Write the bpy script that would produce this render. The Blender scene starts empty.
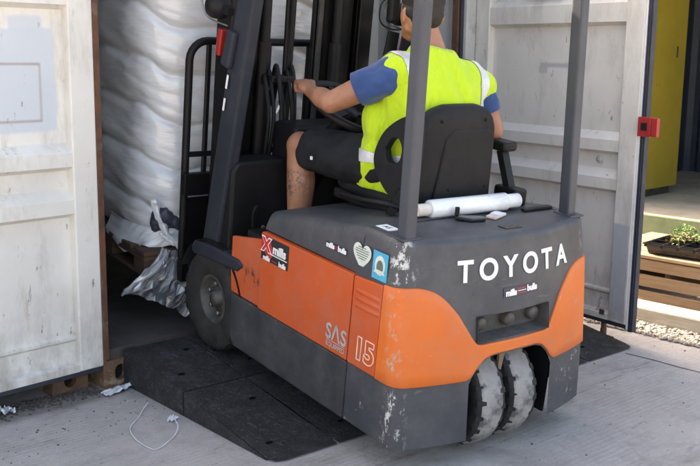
import bpy, bmesh, math, random
from mathutils import Vector, Matrix, noise
random.seed(7)
R = math.radians
scene = bpy.context.scene
COL = scene.collection

# ------------------------------------------------------------------ camera
def camera_basis(yaw, pitch, roll):
    f = Vector((math.sin(yaw)*math.cos(pitch), math.cos(yaw)*math.cos(pitch), -math.sin(pitch)))
    r = Vector((math.cos(yaw), -math.sin(yaw), 0)); u = r.cross(f)
    return (math.cos(roll)*r + math.sin(roll)*u, -math.sin(roll)*r + math.cos(roll)*u, f)
CAM_POS = Vector((-1.991, -3.522, 1.402))
cr, cu, cf = camera_basis(.772, .181, .013)
cam = bpy.data.cameras.new('camera'); camo = bpy.data.objects.new('camera', cam); COL.objects.link(camo)
cam.sensor_width = 36; cam.lens = 969.4/700*36; cam.clip_start = .05; cam.clip_end = 900
camo.matrix_world = Matrix(((cr.x, cu.x, -cf.x, CAM_POS.x), (cr.y, cu.y, -cf.y, CAM_POS.y), (cr.z, cu.z, -cf.z, CAM_POS.z), (0, 0, 0, 1)))
scene.camera = camo

# ------------------------------------------------------------------ light
SUN_EL, SUN_AZ = R(35), R(-1)            # azimuth from +Y towards +X: the sun stands behind the container
world = bpy.data.worlds.new('World'); scene.world = world; world.use_nodes = True
wn = world.node_tree.nodes; wl = world.node_tree.links
sky = wn.new('ShaderNodeTexSky'); sky.sky_type = 'NISHITA'; sky.sun_disc = False
sky.sun_elevation = SUN_EL; sky.sun_rotation = SUN_AZ; sky.dust_density = 4.0; sky.air_density = .9; sky.ozone_density = .8
wl.new(sky.outputs[0], wn['Background'].inputs[0]); wn['Background'].inputs[1].default_value = .14
sun = bpy.data.lights.new('sun', 'SUN'); sun.energy = 4.0; sun.angle = R(.6); sun.color = (1, .95, .86)
suno = bpy.data.objects.new('sun', sun); COL.objects.link(suno)
sd = Vector((math.sin(SUN_AZ)*math.cos(SUN_EL), math.cos(SUN_AZ)*math.cos(SUN_EL), math.sin(SUN_EL)))
suno.rotation_euler = sd.to_track_quat('Z', 'Y').to_euler()
vs = scene.view_settings
vs.view_transform = 'Standard'; vs.look = 'None'; vs.gamma = 1; vs.exposure = 2.6
vs.use_white_balance = True; vs.white_balance_temperature = 8250; vs.white_balance_tint = 11

# ------------------------------------------------------------------ materials
class NT:
    def __init__(s, name):
        s.m = bpy.data.materials.new(name); s.m.use_nodes = True
        s.n = s.m.node_tree.nodes; s.l = s.m.node_tree.links
        s.b = s.n['Principled BSDF']; s.tc = s.n.new('ShaderNodeTexCoord')
    def link(s, a, b): s.l.new(a, b)
    def val(s, sock, v):
        if isinstance(v, (int, float, tuple, list)):
            sock.default_value = v if not (isinstance(v, (tuple, list)) and len(v) == 3 and sock.type == 'RGBA') else (*v, 1)
        else: s.link(v, sock)
    def coord(s, scale=(1, 1, 1), loc=(0, 0, 0), rot=(0, 0, 0)):
        mp = s.n.new('ShaderNodeMapping'); s.link(s.tc.outputs['Object'], mp.inputs[0])
        mp.inputs['Scale'].default_value = scale; mp.inputs['Location'].default_value = loc; mp.inputs['Rotation'].default_value = rot
        return mp.outputs[0]
    def noise(s, scale, detail=4, rough=.55, stretch=(1, 1, 1), seed=0, dist=0):
        t = s.n.new('ShaderNodeTexNoise'); s.link(s.coord(stretch, (seed*3.7, seed*1.9, seed*5.3)), t.inputs['Vector'])
        t.inputs['Scale'].default_value = scale; t.inputs['Detail'].default_value = detail; t.inputs['Roughness'].default_value = rough
        t.inputs['Distortion'].default_value = dist
        return t.outputs['Fac']
    def math(s, op, a, b=0, c=0):
        t = s.n.new('ShaderNodeMath'); t.operation = op; s.val(t.inputs[0], a); s.val(t.inputs[1], b); s.val(t.inputs[2], c); return t.outputs[0]
    def step(s, a, lo, hi):
        t = s.n.new('ShaderNodeMapRange'); t.clamp = True; s.val(t.inputs[0], a)
        t.inputs[1].default_value = lo; t.inputs[2].default_value = hi; return t.outputs[0]
    def mix(s, f, a, b):
        t = s.n.new('ShaderNodeMix'); t.data_type = 'RGBA'; s.val(t.inputs[0], f); s.val(t.inputs[6], a); s.val(t.inputs[7], b); return t.outputs[2]
    def xyz(s):
        t = s.n.new('ShaderNodeSeparateXYZ'); s.link(s.tc.outputs['Object'], t.inputs[0]); return t.outputs
    def box(s, lo, hi, wob=0, wscale=8, soft=.004):
        """1 inside an axis aligned box of object space, with an uneven edge"""
        x = s.xyz(); out = None
        w = s.math('MULTIPLY', s.math('SUBTRACT', s.noise(wscale, 3), .5), wob) if wob else 0
        for i in range(3):
            if lo[i] is None: continue
            c, h = (lo[i]+hi[i])/2, (hi[i]-lo[i])/2
            d = s.math('ADD', s.math('ABSOLUTE', s.math('SUBTRACT', x[i], c)), w)
            k = s.step(d, h+soft, h-soft); out = k if out is None else s.math('MULTIPLY', out, k)
        return out
    def bump(s, h, strength=.3, dist=.01, prev=None):
        t = s.n.new('ShaderNodeBump'); t.inputs['Strength'].default_value = strength; t.inputs['Distance'].default_value = dist
        s.val(t.inputs['Height'], h)
        if prev is not None: s.link(prev, t.inputs['Normal'])
        return t.outputs[0]
    def out(s, col=None, rough=None, metal=None, normal=None, **kw):
        for k, v in (('Base Color', col), ('Roughness', rough), ('Metallic', metal)):
            if v is not None: s.val(s.b.inputs[k], v)
        if normal is not None: s.link(normal, s.b.inputs['Normal'])
        for k, v in kw.items(): s.val(s.b.inputs[k.replace('_', ' ')], v)
        return s.m

def simple(name, c, c2=None, scale=6, rough=.5, rv=.15, metal=0, bump=0, bscale=60, dirt=None, stretch=(1, 1, 1), **kw):
    """dirt: (colour, noise scale, threshold, softness, strength)"""
    t = NT(name); c2 = c2 or tuple(v*.75 for v in c)
    col = t.mix(t.step(t.noise(scale, 5, .6, stretch), .35, .68), c, c2)
    if dirt:
        dm = t.math('MULTIPLY', t.step(t.noise(dirt[1], 8, .65, stretch, 3), dirt[2], dirt[2]+dirt[3]), dirt[4])
        col = t.mix(dm, col, dirt[0])
    ro = t.math('ADD', rough-rv/2, t.math('MULTIPLY', t.noise(scale*2.3, 6, .6, seed=5), rv))
    nrm = t.bump(t.noise(bscale, 5, .6, stretch, 2), bump, .01) if bump else None
    return t.out(col, ro, metal, nrm, **kw)

MAT = {}
MAT['rubber'] = simple('rubber', (.018, .018, .02), (.035, .034, .034), 9, .75, .2, bump=.35, bscale=140, dirt=((.12, .11, .1), 14, .56, .2, .5))
MAT['tyre'] = simple('tyre', (.02, .02, .021), (.04, .038, .036), 12, .8, .2, bump=.3, bscale=90, dirt=((.06, .055, .05), 9, .52, .3, .5), Specular_IOR_Level=.22)
MAT['tread'] = simple('tread', (.33, .31, .295), (.20, .19, .18), 10, .95, .05, bump=.5, bscale=90, dirt=((.05, .046, .042), 16, .50, .14, .8))
MAT['black'] = simple('black', (.007, .007, .008), (.012, .012, .013), 7, .5, .25, bump=.1, dirt=((.035, .032, .03), 10, .6, .25, .4), Specular_IOR_Level=.22)
MAT['mast'] = simple('mast', (.005, .005, .006), (.010, .009, .009), 5, .42, .3, bump=.15, dirt=((.03, .025, .022), 9, .6, .2, .5), Specular_IOR_Level=.22)
MAT['guard'] = simple('guard', (.044, .049, .063), (.034, .038, .050), 4, .5, .2, bump=.06, dirt=((.12, .12, .125), 11, .62, .2, .35))
MAT['guard_dark'] = simple('guard_dark', (.03, .034, .046), (.022, .025, .033), 5, .5, .25, bump=.08, dirt=((.09, .085, .08), 8, .58, .2, .4), Specular_IOR_Level=.22)
MAT['seat'] = simple('seat', (.009, .0095, .011), (.014, .0145, .016), 12, .55, .15, bump=.25, bscale=220, Specular_IOR_Level=.22)
MAT['steel'] = simple('steel', (.35, .34, .33), (.2, .19, .18), 12, .4, .2, .8, .1)
MAT['dark_steel'] = simple('dark_steel', (.10, .095, .09), (.05, .045, .04), 14, .6, .2, .3, .2, dirt=((.09, .05, .03), 16, .5, .2, .6))
MAT['white'] = simple('white', (.8, .8, .8), (.72, .72, .73), 20, .4, .1)
MAT['decal_black'] = simple('decal_black', (.01, .01, .012), None, 8, .3, .1)
MAT['decal_red'] = simple('decal_red', (.55, .02, .02), None, 8, .3, .1)
MAT['decal_navy'] = simple('decal_navy', (.02, .022, .06), None, 8, .35, .1)
MAT['decal_blue'] = simple('decal_blue', (.03, .40, .60), (.05, .32, .50), 40, .35, .1)
MAT['decal_pale'] = simple('decal_pale', (.62, .66, .60), (.5, .55, .5), 60, .4, .1)
MAT['decal_dark'] = simple('decal_dark', (.12, .16, .12), None, 60, .4, .1)
MAT['decal_grey'] = simple('decal_grey', (.42, .40, .40), (.3, .28, .28), 30, .4, .1)
MAT['decal_outline'] = simple('decal_outline', (.85, .55, .42), None, 30, .5, .1)
MAT['red_plastic'] = simple('red_plastic', (.35, .02, .015), (.25, .015, .012), 10, .3, .1)
MAT['red_paint'] = simple('red_paint', (.42, .03, .03), (.3, .02, .02), 20, .5, .15, bump=.05)
MAT['glass_lamp'] = simple('glass_lamp', (.5, .52, .55), None, 10, .12, .05, .3)
MAT['film_roll'] = simple('film_roll', (.82, .84, .86), (.74, .76, .79), 12, .28, .1, bump=.05, stretch=(1, 12, 12), Coat_Weight=.4)
MAT['card'] = simple('card', (.72, .66, .6), (.62, .55, .49), 12, .8, .1)
MAT['pink_card'] = simple('pink_card', (.6, .42, .36), (.72, .66, .62), 30, .6, .1)
MAT['skin'] = simple('skin', (.42, .20, .13), (.36, .155, .10), 14, .5, .1, bump=.06, bscale=120, Subsurface_Weight=.12, Subsurface_Scale=.01)
MAT['hair'] = simple('hair', (.012, .008, .006), (.007, .005, .004), 40, .6, .1, bump=.6, bscale=160, stretch=(1, 1, .25))
MAT['shirt'] = simple('shirt', (.017, .060, .185), (.011, .040, .135), 10, .85, .1, bump=.15, bscale=240, Sheen_Weight=.2)
MAT['shorts'] = simple('shorts', (.010, .0105, .014), (.016, .017, .02), 10, .85, .1, bump=.25, bscale=180, Specular_IOR_Level=.22)
MAT['boot'] = simple('boot', (.03, .025, .02), None, 10, .7, .1)
MAT['timber'] = simple('timber', (.40, .26, .155), (.28, .175, .10), 5, .8, .1, bump=.25, bscale=30, stretch=(12, .8, 12), dirt=((.16, .10, .06), 7, .6, .2, .5))
MAT['dark_timber'] = simple('dark_timber', (.10, .055, .034), (.06, .033, .02), 5, .85, .1, bump=.3, bscale=30, stretch=(1, 10, 10))
MAT['sleeper'] = simple('sleeper', (.44, .39, .33), (.32, .28, .23), 6, .9, .1, bump=.35, bscale=30, stretch=(8, .7, 8), dirt=((.14, .12, .1), 9, .6, .2, .5))
MAT['green_paint'] = simple('green_paint', (.13, .17, .085), (.08, .11, .055), 9, .6, .2, bump=.1, dirt=((.22, .19, .15), 8, .52, .3, .5))
MAT['yellow_paint'] = simple('yellow_paint', (.42, .325, .045), (.36, .27, .035), 3, .4, .2, bump=.05, dirt=((.2, .16, .03), 12, .64, .1, .6))
MAT['plywood'] = simple('plywood', (.46, .42, .35), (.34, .30, .25), 4, .85, .1, bump=.2, dirt=((.2, .18, .15), 8, .55, .2, .5))
MAT['navy_sheet'] = simple('navy_sheet', (.05, .065, .10), (.03, .04, .065), 4, .45, .2, bump=.05)
MAT['tray'] = simple('tray', (.008, .008, .012), (.015, .015, .02), 20, .35, .2)
MAT['soil'] = simple('soil', (.05, .032, .02), (.1, .06, .04), 50, .95, .05, bump=.8, bscale=120)
MAT['leaf'] = simple('leaf', (.13, .26, .06), (.22, .34, .10), 30, .5, .1, Subsurface_Weight=.05)
MAT['leaf_red'] = simple('leaf_red', (.26, .10, .07), (.14, .2, .07), 30, .5, .1)
MAT['stone'] = simple('stone', (.38, .33, .28), (.22, .185, .155), 14, .9, .1, bump=.3)
MAT['debris'] = simple('debris', (.05, .042, .036), (.12, .10, .085), 18, .95, .05, bump=.6)
MAT['plastic_white'] = simple('plastic_white', (.74, .75, .77), (.6, .62, .65), 20, .35, .1)
MAT['gasket'] = simple('gasket', (.018, .022, .034), (.03, .034, .046), 9, .6, .2, bump=.1, dirt=((.10, .10, .1), 12, .6, .2, .5))
MAT['rust'] = simple('rust', (.16, .065, .035), (.07, .035, .024), 12, .85, .1, bump=.5, bscale=70, dirt=((.28, .22, .17), 7, .56, .15, .6))
MAT['casting'] = simple('casting', (.19, .095, .05), (.09, .05, .034), 9, .85, .1, bump=.5, bscale=60, dirt=((.42, .35, .24), 8, .55, .12, .7))
MAT['sill'] = simple('sill', (.10, .058, .042), (.05, .032, .026), 8, .85, .1, bump=.4, bscale=50, dirt=((.03, .025, .022), 9, .5, .2, .7))
MAT['hole'] = simple('hole', (.006, .005, .005), None, 8, .95, .02)
MAT['cont_floor'] = simple('cont_floor', (.085, .072, .066), (.05, .043, .04), 5, .85, .1, bump=.3, dirt=((.16, .15, .14), 9, .55, .2, .5))
MAT['cont_wall'] = simple('cont_wall', (.52, .53, .52), (.42, .43, .43), 3, .5, .2, bump=.05, dirt=((.14, .12, .1), 6, .62, .2, .5))
MAT['beam_grey'] = simple('beam_grey', (.50, .50, .49), (.4, .4, .39), 3, .55, .2, bump=.05, dirt=((.12, .10, .09), 9, .6, .15, .5))

def door_paint(name, patches, scr=True):
    """patches: (colour, lo, hi) in the door's own space"""
    t = NT(name)
    col = t.mix(t.step(t.noise(2.5, 5, .6), .35, .7), (.725, .695, .645), (.625, .598, .553))
    col = t.mix(t.math('MULTIPLY', t.step(t.noise(7, 8, .7, (1, 1, .35), 2), .50, .74), .7), col, (.40, .375, .345))
    for c, lo, hi, wob in patches: col = t.mix(t.math('MULTIPLY', t.box(lo, hi, wob, 7, .006), .85), col, c)
    # dark scratches and rubbed spots
    k = t.step(t.noise(9, 9, .74, (1, 1, .3), 7, .8), .635, .67)
    col = t.mix(t.math('MULTIPLY', k, .7), col, (.17, .15, .14))
    k2 = t.math('MULTIPLY', t.step(t.noise(30, 6, .7, (1, 1, .4), 4), .63, .66), t.step(t.noise(3, 2, .5, seed=9), .44, .6))
    x = t.xyz(); low = t.math('MULTIPLY', t.step(t.noise(10, 8, .7, (1, 1, .5), 13), .40, .70), t.step(x[2], .50, .10)); col = t.mix(t.math('MULTIPLY', low, .85), col, (.29, .235, .185))
    rr_ = t.math('MULTIPLY', t.step(t.noise(14, 6, .7, (1, 1, .12), 19), .60, .70), t.step(t.noise(2, 2, .5, seed=29), .45, .6)); col = t.mix(t.math('MULTIPLY', rr_, .55), col, (.36, .24, .16))
    col = t.mix(t.math('MULTIPLY', k2, .85), col, (.16, .08, .05))
    n = t.bump(t.noise(14, 4, .5), .08, .01)
    n = t.bump(t.noise(110, 4, .6), .08, .004, n)
    return t.out(col, t.math('ADD', .42, t.math('MULTIPLY', t.noise(8, 5), .25)), 0, n)

def paint_body(name, c, c2, scuff_boxes, scuff_col=(.55, .54, .52), spec_rough=.38):
    t = NT(name)
    col = t.mix(t.step(t.noise(3, 5, .6), .35, .7), c, c2)
    col = t.mix(t.math('MULTIPLY', t.step(t.noise(6, 9, .72, seed=3), .48, .76), .45), col, tuple(.55*v+.06 for v in c))
    fine = t.step(t.noise(46, 4, .6, seed=6), .60, .63)
    big = t.step(t.noise(38, 7, .78, (1, 1, .55), 8), .545, .575)
    m = t.math('MULTIPLY', fine, t.step(t.noise(4, 2, .5, seed=1), .62, .7)); m = t.math('MULTIPLY', m, .4)
    for lo, hi in scuff_boxes: m = t.math('MAXIMUM', m, t.math('MULTIPLY', big, t.box(lo, hi, .06, 9, .02)))
    col = t.mix(m, col, scuff_col)
    # grey road dust, heavier low down in the way it is thrown up, in its own blotches
    dz = t.math('MULTIPLY', t.step(t.noise(5, 8, .7, seed=23), .42, .72), .14); col = t.mix(dz, col, (.30, .27, .25))
    # fine pale scratches
    sc = t.step(t.noise(60, 3, .6, (.06, 1, 1), 11), .69, .71)
    col = t.mix(t.math('MULTIPLY', sc, .35), col, tuple(min(1, v*1.5+.08) for v in c))
    n = t.bump(t.noise(160, 3, .5), .05, .003)
    return t.out(col, t.math('ADD', spec_rough, t.math('MULTIPLY', t.noise(7, 6, .65, seed=4), .28)), 0, n)
MAT['cw_grey'] = paint_body('cw_grey', (.042, .044, .053), (.034, .036, .043), [((-.52, -.06, .09), (-.462, .075, .30)), ((-.52, -.02, .66), (-.42, .13, .80)), ((.44, 0, .68), (.52, .15, .80))])
MAT['orange'] = paint_body('orange', (.70, .140, .013), (.62, .116, .011), [((-.53, -.2, .36), (-.475, .09, .64))], (.42, .30, .22))
MAT['orange_shaded_side'] = paint_body('orange_shaded_side', (.56, .080, .010), (.49, .068, .009), [], (.3, .2, .15))  # same orange as the rear, the flanks' shade darkened into the colour
MAT['orange_shaded_step'] = paint_body('orange_shaded_step', (.56, .085, .013), (.48, .068, .011), [((-.53, .86, .39), (-.45, 1.1, .47))], (.02, .018, .018))  # orange with the flank's shade in its colour, plus real black scuffs
MAT['skirt'] = paint_body('skirt', (.028, .029, .034), (.021, .022, .026), [], (.2, .19, .18), .45)

def concrete():
    t = NT('concrete')
    col = t.mix(t.step(t.noise(1.6, 6, .65), .3, .7), (.475, .437, .41), (.37, .338, .316))
    col = t.mix(t.math('MULTIPLY', t.step(t.noise(7, 8, .72, (.8, 1.2, 1), 3), .5, .7), .55), col, (.26, .236, .22))
    fine = t.noise(150, 5, .75, seed=4); mid = t.noise(38, 6, .7, seed=14)
    col = t.mix(t.math('MULTIPLY', t.step(fine, .50, .70), .55), col, (.24, .222, .21))
    col = t.mix(t.math('MULTIPLY', t.step(mid, .54, .66), .4), col, (.52, .49, .47))
    # tined grooves across the slab, worn away in places
    wv = t.n.new('ShaderNodeTexWave'); wv.wave_type = 'BANDS'; wv.bands_direction = 'Y'; t.link(t.coord(rot=(0, 0, R(3))), wv.inputs[0])
    wv.inputs['Scale'].default_value = 12.5; wv.inputs['Distortion'].default_value = 1.6; wv.inputs['Detail'].default_value = 5; wv.inputs['Detail Scale'].default_value = 4.5; wv.inputs['Detail Roughness'].default_value = .7
    worn = t.step(t.noise(1.7, 4, .6, seed=12), .36, .60); brk = t.step(t.noise(22, 5, .7, (.30, 1, 1), 31), .44, .58)
    gr = t.math('MULTIPLY', t.math('MULTIPLY', t.step(wv.outputs['Fac'], .60, .95), worn), brk)
    col = t.mix(t.math('MULTIPLY', gr, .26), col, (.54, .50, .47))
    drk = t.math('MULTIPLY', t.step(wv.outputs['Fac'], .30, .05), t.math('MULTIPLY', worn, .22)); col = t.mix(drk, col, (.27, .255, .245))
    # dark scrapes, stains and rust-brown spots
    k = t.math('MULTIPLY', t.step(t.noise(26, 7, .75, (.22, 1, 1), 15), .61, .655), t.step(t.noise(2.4, 2, .5, seed=17), .48, .58)); col = t.mix(t.math('MULTIPLY', k, .8), col, (.075, .068, .066))
    k = t.step(t.noise(2.3, 6, .65, (1, 1, 1), 21, .6), .54, .72); col = t.mix(t.math('MULTIPLY', k, .6), col, (.19, .172, .162))
    k = t.math('MULTIPLY', t.step(t.noise(3.1, 7, .72, (.5, 1.6, 1), 41, 1.2), .57, .66), .5); col = t.mix(k, col, (.17, .15, .138))
    k = t.step(t.noise(60, 3, .6, seed=27), .70, .73); col = t.mix(t.math('MULTIPLY', k, .7), col, (.09, .08, .075))
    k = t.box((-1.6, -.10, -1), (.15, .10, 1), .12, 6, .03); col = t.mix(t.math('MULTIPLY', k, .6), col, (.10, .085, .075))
    h = t.math('ADD', t.math('MULTIPLY', gr, .22), t.math('ADD', t.math('MULTIPLY', fine, .55), t.math('MULTIPLY', mid, .45)))
    n = t.bump(h, .7, .010); n = t.bump(t.noise(6, 5, .6), .3, .03, n)
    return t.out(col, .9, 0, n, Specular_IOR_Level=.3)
MAT['concrete'] = concrete()

def ramp_rubber():
    t = NT('ramp_rubber')
    col = t.mix(t.step(t.noise(5, 7, .7), .35, .7), (.008, .008, .010), (.022, .022, .025))
    col = t.mix(t.math('MULTIPLY', t.step(t.noise(13, 9, .78, seed=9), .50, .62), .55), col, (.062, .061, .064))
    col = t.mix(t.math('MULTIPLY', t.step(t.noise(26, 8, .78, (1, .6, 1), 3), .58, .64), .6), col, (.12, .117, .118))
    col = t.mix(t.math('MULTIPLY', t.step(t.noise(90, 4, .7, seed=6), .60, .66), .7), col, (.20, .19, .185))
    k = t.step(t.noise(9, 3, .5, (1, .12, 1), 16, .8), .68, .70); col = t.mix(t.math('MULTIPLY', k, .5), col, (.15, .148, .15))
    h = t.math('ADD', t.noise(55, 7, .75), t.noise(12, 5, .6, seed=2))
    return t.out(col, t.math('ADD', .38, t.math('MULTIPLY', t.noise(16, 6, .7, seed=8), .4)), 0, t.bump(h, .9, .016))
MAT['ramp'] = ramp_rubber()

def stretch_film():
    t = NT('stretch_film')
    w1 = t.noise(16, 4, .55, (.22, .22, 1.0), 2, 1.0); w2 = t.noise(70, 3, .6, (.16, .16, 1.0), 5, 1.0); w3 = t.noise(5, 4, .6, (.5, .5, 1.3), 9, .8)
    col = t.mix(t.step(w3, .38, .66), (.76, .775, .80), (.64, .655, .68))
    col = t.mix(t.math('MULTIPLY', t.step(w1, .54, .7), .25), col, (.52, .53, .55))
    n = t.bump(t.math('ADD', w1, t.math('MULTIPLY', w2, .5)), .38, .012)
    return t.out(col, t.math('ADD', .20, t.math('MULTIPLY', w3, .2)), 0, n, Coat_Weight=.8, Coat_Roughness=.08)
MAT['film'] = stretch_film()
def loose_film():
    t = NT('loose_film')
    uv = t.n.new('ShaderNodeUVMap'); st_ = t.n.new('ShaderNodeMapping'); t.link(uv.outputs[0], st_.inputs[0]); st_.inputs['Scale'].default_value = (1, .07, 1)
    def nz(sc, d):
        q = t.n.new('ShaderNodeTexNoise'); t.link(st_.outputs[0], q.inputs['Vector']); q.inputs['Scale'].default_value = sc; q.inputs['Detail'].default_value = 5; q.inputs['Distortion'].default_value = d; return q.outputs['Fac']
    a_, b_ = nz(26, .4), nz(9, .8)
    col = t.mix(t.step(a_, .4, .62), (.66, .68, .72), (.42, .44, .48))
    t.out(col, .15, .25, t.bump(a_, .35, .004), Coat_Weight=.6, Coat_Roughness=.06)
    tr = t.n.new('ShaderNodeBsdfTransparent'); mx = t.n.new('ShaderNodeMixShader')
    t.val(mx.inputs[0], t.math('ADD', .22, t.math('ADD', t.math('MULTIPLY', t.step(a_, .42, .60), .30), t.math('MULTIPLY', t.step(b_, .42, .6), .36))))
    t.link(t.b.outputs[0], mx.inputs[1]); t.link(tr.outputs[0], mx.inputs[2]); t.link(mx.outputs[0], t.n['Material Output'].inputs[0])
    return t.m
MAT['loose_film'] = loose_film()
MAT['sack'] = simple('sack', (.06, .072, .10), (.03, .037, .055), 18, .4, .2, bump=.8, bscale=40)

def vest_mat():
    t = NT('hi_vis')
    col = t.mix(t.step(t.noise(9, 4, .6), .3, .7), (.47, .66, .012), (.41, .585, .01))
    n = t.bump(t.noise(11, 4, .55, (1.3, 1, .35), 3, .6), .6, .05); n = t.bump(t.noise(260, 2, .5), .12, .003, n)
    return t.out(col, .75, 0, n, Sheen_Weight=.15)
MAT['vest'] = vest_mat()
MAT['reflective'] = simple('reflective', (.62, .63, .65), (.52, .53, .55), 30, .35, .1, .2, bump=.15, bscale=200)

# ------------------------------------------------------------------ mesh helpers
class MB:
    def __init__(s): s.v = []; s.f = []; s.smooth = []; s.mi = []
    def add(s, verts, faces, smooth=False, mi=0):
        o = len(s.v); s.v += [Vector(v) for v in verts]
        for f in faces: s.f.append([i+o for i in f]); s.smooth.append(smooth); s.mi.append(mi)
        return s
    def box(s, lo, hi, bev=0, mi=0, mat=None):
        (a, b, c), (d, e, f) = lo, hi
        if bev <= 0:
            vs_ = [(x, y, z) for x in (a, d) for y in (b, e) for z in (c, f)]
            fs = [(0, 1, 3, 2), (4, 6, 7, 5), (0, 4, 5, 1), (2, 3, 7, 6), (0, 2, 6, 4), (1, 5, 7, 3)]
        else:
            bm = bmesh.new(); bmesh.ops.create_cube(bm, size=1)
            for v in bm.verts: v.co = Vector(((a+d)/2+v.co.x*(d-a), (b+e)/2+v.co.y*(e-b), (c+f)/2+v.co.z*(f-c)))
            bmesh.ops.bevel(bm, geom=bm.edges[:], offset=bev, segments=2, affect='EDGES', profile=.6)
            bm.verts.index_update(); vs_ = [v.co.copy() for v in bm.verts]; fs = [[v.index for v in f_.verts] for f_ in bm.faces]; bm.free()
        if mat: vs_ = [mat @ Vector(v) for v in vs_]
        return s.add(vs_, fs, False, mi)
    def bar(s, p, q, w, h, up=(0, 0, 1), bev=0, w2=None, h2=None):
        p, q = Vector(p), Vector(q); d = (q-p).normalized(); up = Vector(up)
        side = d.cross(up).normalized(); up = side.cross(d)
        w2 = w if w2 is None else w2; h2 = h if h2 is None else h2
        if bev:
            L = (q-p).length
            m = Matrix.Translation(p) @ Matrix((side, up, d)).transposed().to_4x4()
            return s.box((-w/2, -h/2, 0), (w/2, h/2, L), bev, mat=m)
        vs_ = [p+side*a*w/2+up*b*h/2 for a, b in ((-1, -1), (1, -1), (1, 1), (-1, 1))] + [q+side*a*w2/2+up*b*h2/2 for a, b in ((-1, -1), (1, -1), (1, 1), (-1, 1))]
        return s.add(vs_, [(3, 2, 1, 0), (4, 5, 6, 7), (0, 1, 5, 4), (1, 2, 6, 5), (2, 3, 7, 6), (3, 0, 4, 7)])
    def tube(s, pts, r, n=10, closed=False, caps=True):
        pts = [Vector(p) for p in pts]; rs = r if isinstance(r, (list, tuple)) else [r]*len(pts)
        ref = None; rings = []
        for i, p in enumerate(pts):
            a = pts[i-1] if (i > 0 or closed) else p; b = pts[(i+1) % len(pts)] if (i < len(pts)-1 or closed) else p
            d = (b-a).normalized()
            if ref is None: ref = d.orthogonal().normalized()
            ref = (ref-d*ref.dot(d)).normalized(); y = d.cross(ref)
            rings.append([p+(ref*math.cos(t)+y*math.sin(t))*rs[i] for t in (2*math.pi*k/n for k in range(n))])
        vs_ = [v for ring in rings for v in ring]; fs = []; m = len(pts)
        for i in range(m if closed else m-1):
            j = (i+1) % m
            for k in range(n): fs.append((i*n+k, i*n+(k+1) % n, j*n+(k+1) % n, j*n+k))
        s.add(vs_, fs, True)
        if not closed and caps: s.add(rings[0], [list(range(n))[::-1]]); s.add(rings[-1], [list(range(n))])
        return s
    def lathe(s, prof, centre, axis='X', n=32, a0=0, a1=2*math.pi, smooth=True):
        """prof: (radius, along) pairs round an axis"""
        c = Vector(centre); full = abs(a1-a0-2*math.pi) < 1e-6; m = n if full else n+1; vs_ = []
        for k in range(m):
            t = a0+(a1-a0)*k/n; ct, st = math.cos(t), math.sin(t)
            for r, h in prof:
                o = {'X': (h, r*ct, r*st), 'Y': (r*ct, h, r*st), 'Z': (r*ct, r*st, h)}[axis]; vs_.append(c+Vector(o))
        q = len(prof); fs = []
        for k in range(n):
            k2 = (k+1) % m
            for i in range(q-1): fs.append((k*q+i, k*q+i+1, k2*q+i+1, k2*q+i))
        return s.add(vs_, fs, smooth)
    def prism(s, poly, d, origin=(0, 0, 0), a=(1, 0, 0), b=(0, 1, 0)):
        a, b, o = Vector(a), Vector(b), Vector(origin); nrm = a.cross(b); n = len(poly)
        v0 = [o+a*x+b*y for x, y in poly]; v1 = [p+nrm*d for p in v0]
        return s.add(v0+v1, [list(range(n))[::-1], list(range(n, 2*n))]+[(i, (i+1) % n, n+(i+1) % n, n+i) for i in range(n)])
    def grid(s, fn, nu, nv, smooth=True, flip=False, mi=0):
        vs_ = [fn(i/nu, j/nv) for i in range(nu+1) for j in range(nv+1)]; w = nv+1
        fs = [(i*w+j, (i+1)*w+j, (i+1)*w+j+1, i*w+j+1) for i in range(nu) for j in range(nv)]
        if flip: fs = [f[::-1] for f in fs]
        return s.add(vs_, fs, smooth, mi)
    def mesh(s, name, off=None):
        me = bpy.data.meshes.new(name)
        me.from_pydata([tuple(v-off) if off is not None else tuple(v) for v in s.v], [], s.f)
        me.polygons.foreach_set('use_smooth', s.smooth); me.polygons.foreach_set('material_index', s.mi); me.update(); return me
    def build(s, name, mat, parent=None, off=None, fix=True):
        me = s.mesh(name, off if off is not None else (parent.get('_off') and Vector(parent['_off']) if parent is not None and parent.get('_off') else None))
        if fix:
            bm = bmesh.new(); bm.from_mesh(me); bmesh.ops.recalc_face_normals(bm, faces=bm.faces[:]); bm.to_mesh(me); bm.free()
        for m in (mat if isinstance(mat, (list, tuple)) else [mat]): me.materials.append(MAT[m] if isinstance(m, str) else m)
        return link(name, me, parent)
def link(name, me, parent=None):
    o = bpy.data.objects.new(name, me); COL.objects.link(o)
    if parent is not None: o.parent = parent
    return o
def tag(o, label=None, cat=None, group=None, kind=None):
    for k, v in (('label', label), ('category', cat), ('group', group), ('kind', kind)):
        if v: o[k] = v
    return o
def thing(name, label, cat, M=None, base=(0, 0, 0), group=None):
    """an Empty at the thing's base; its parts are given in the frame M and shifted to that base"""
    o = bpy.data.objects.new(name, None); COL.objects.link(o); o.empty_display_size = .1
    M = M or Matrix.Identity(4)
    o.matrix_world = M @ Matrix.Translation(Vector(base)); o['_off'] = list(base)
    return tag(o, label, cat, group)
def bevel_mod(o, w=.004, seg=2):
    m = o.modifiers.new('bevel', 'BEVEL'); m.width = w; m.segments = seg; m.limit_method = 'ANGLE'; m.angle_limit = R(40); m.harden_normals = False
    return o
SCRATCH = bpy.data.scenes.new('scratch')
def bake(o):
    SCRATCH.collection.objects.link(o); vl = SCRATCH.view_layers[0]; vl.update(); dg = vl.depsgraph; dg.update()
    me = bpy.data.meshes.new_from_object(o.evaluated_get(dg)); bpy.data.objects.remove(o); return me
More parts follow.
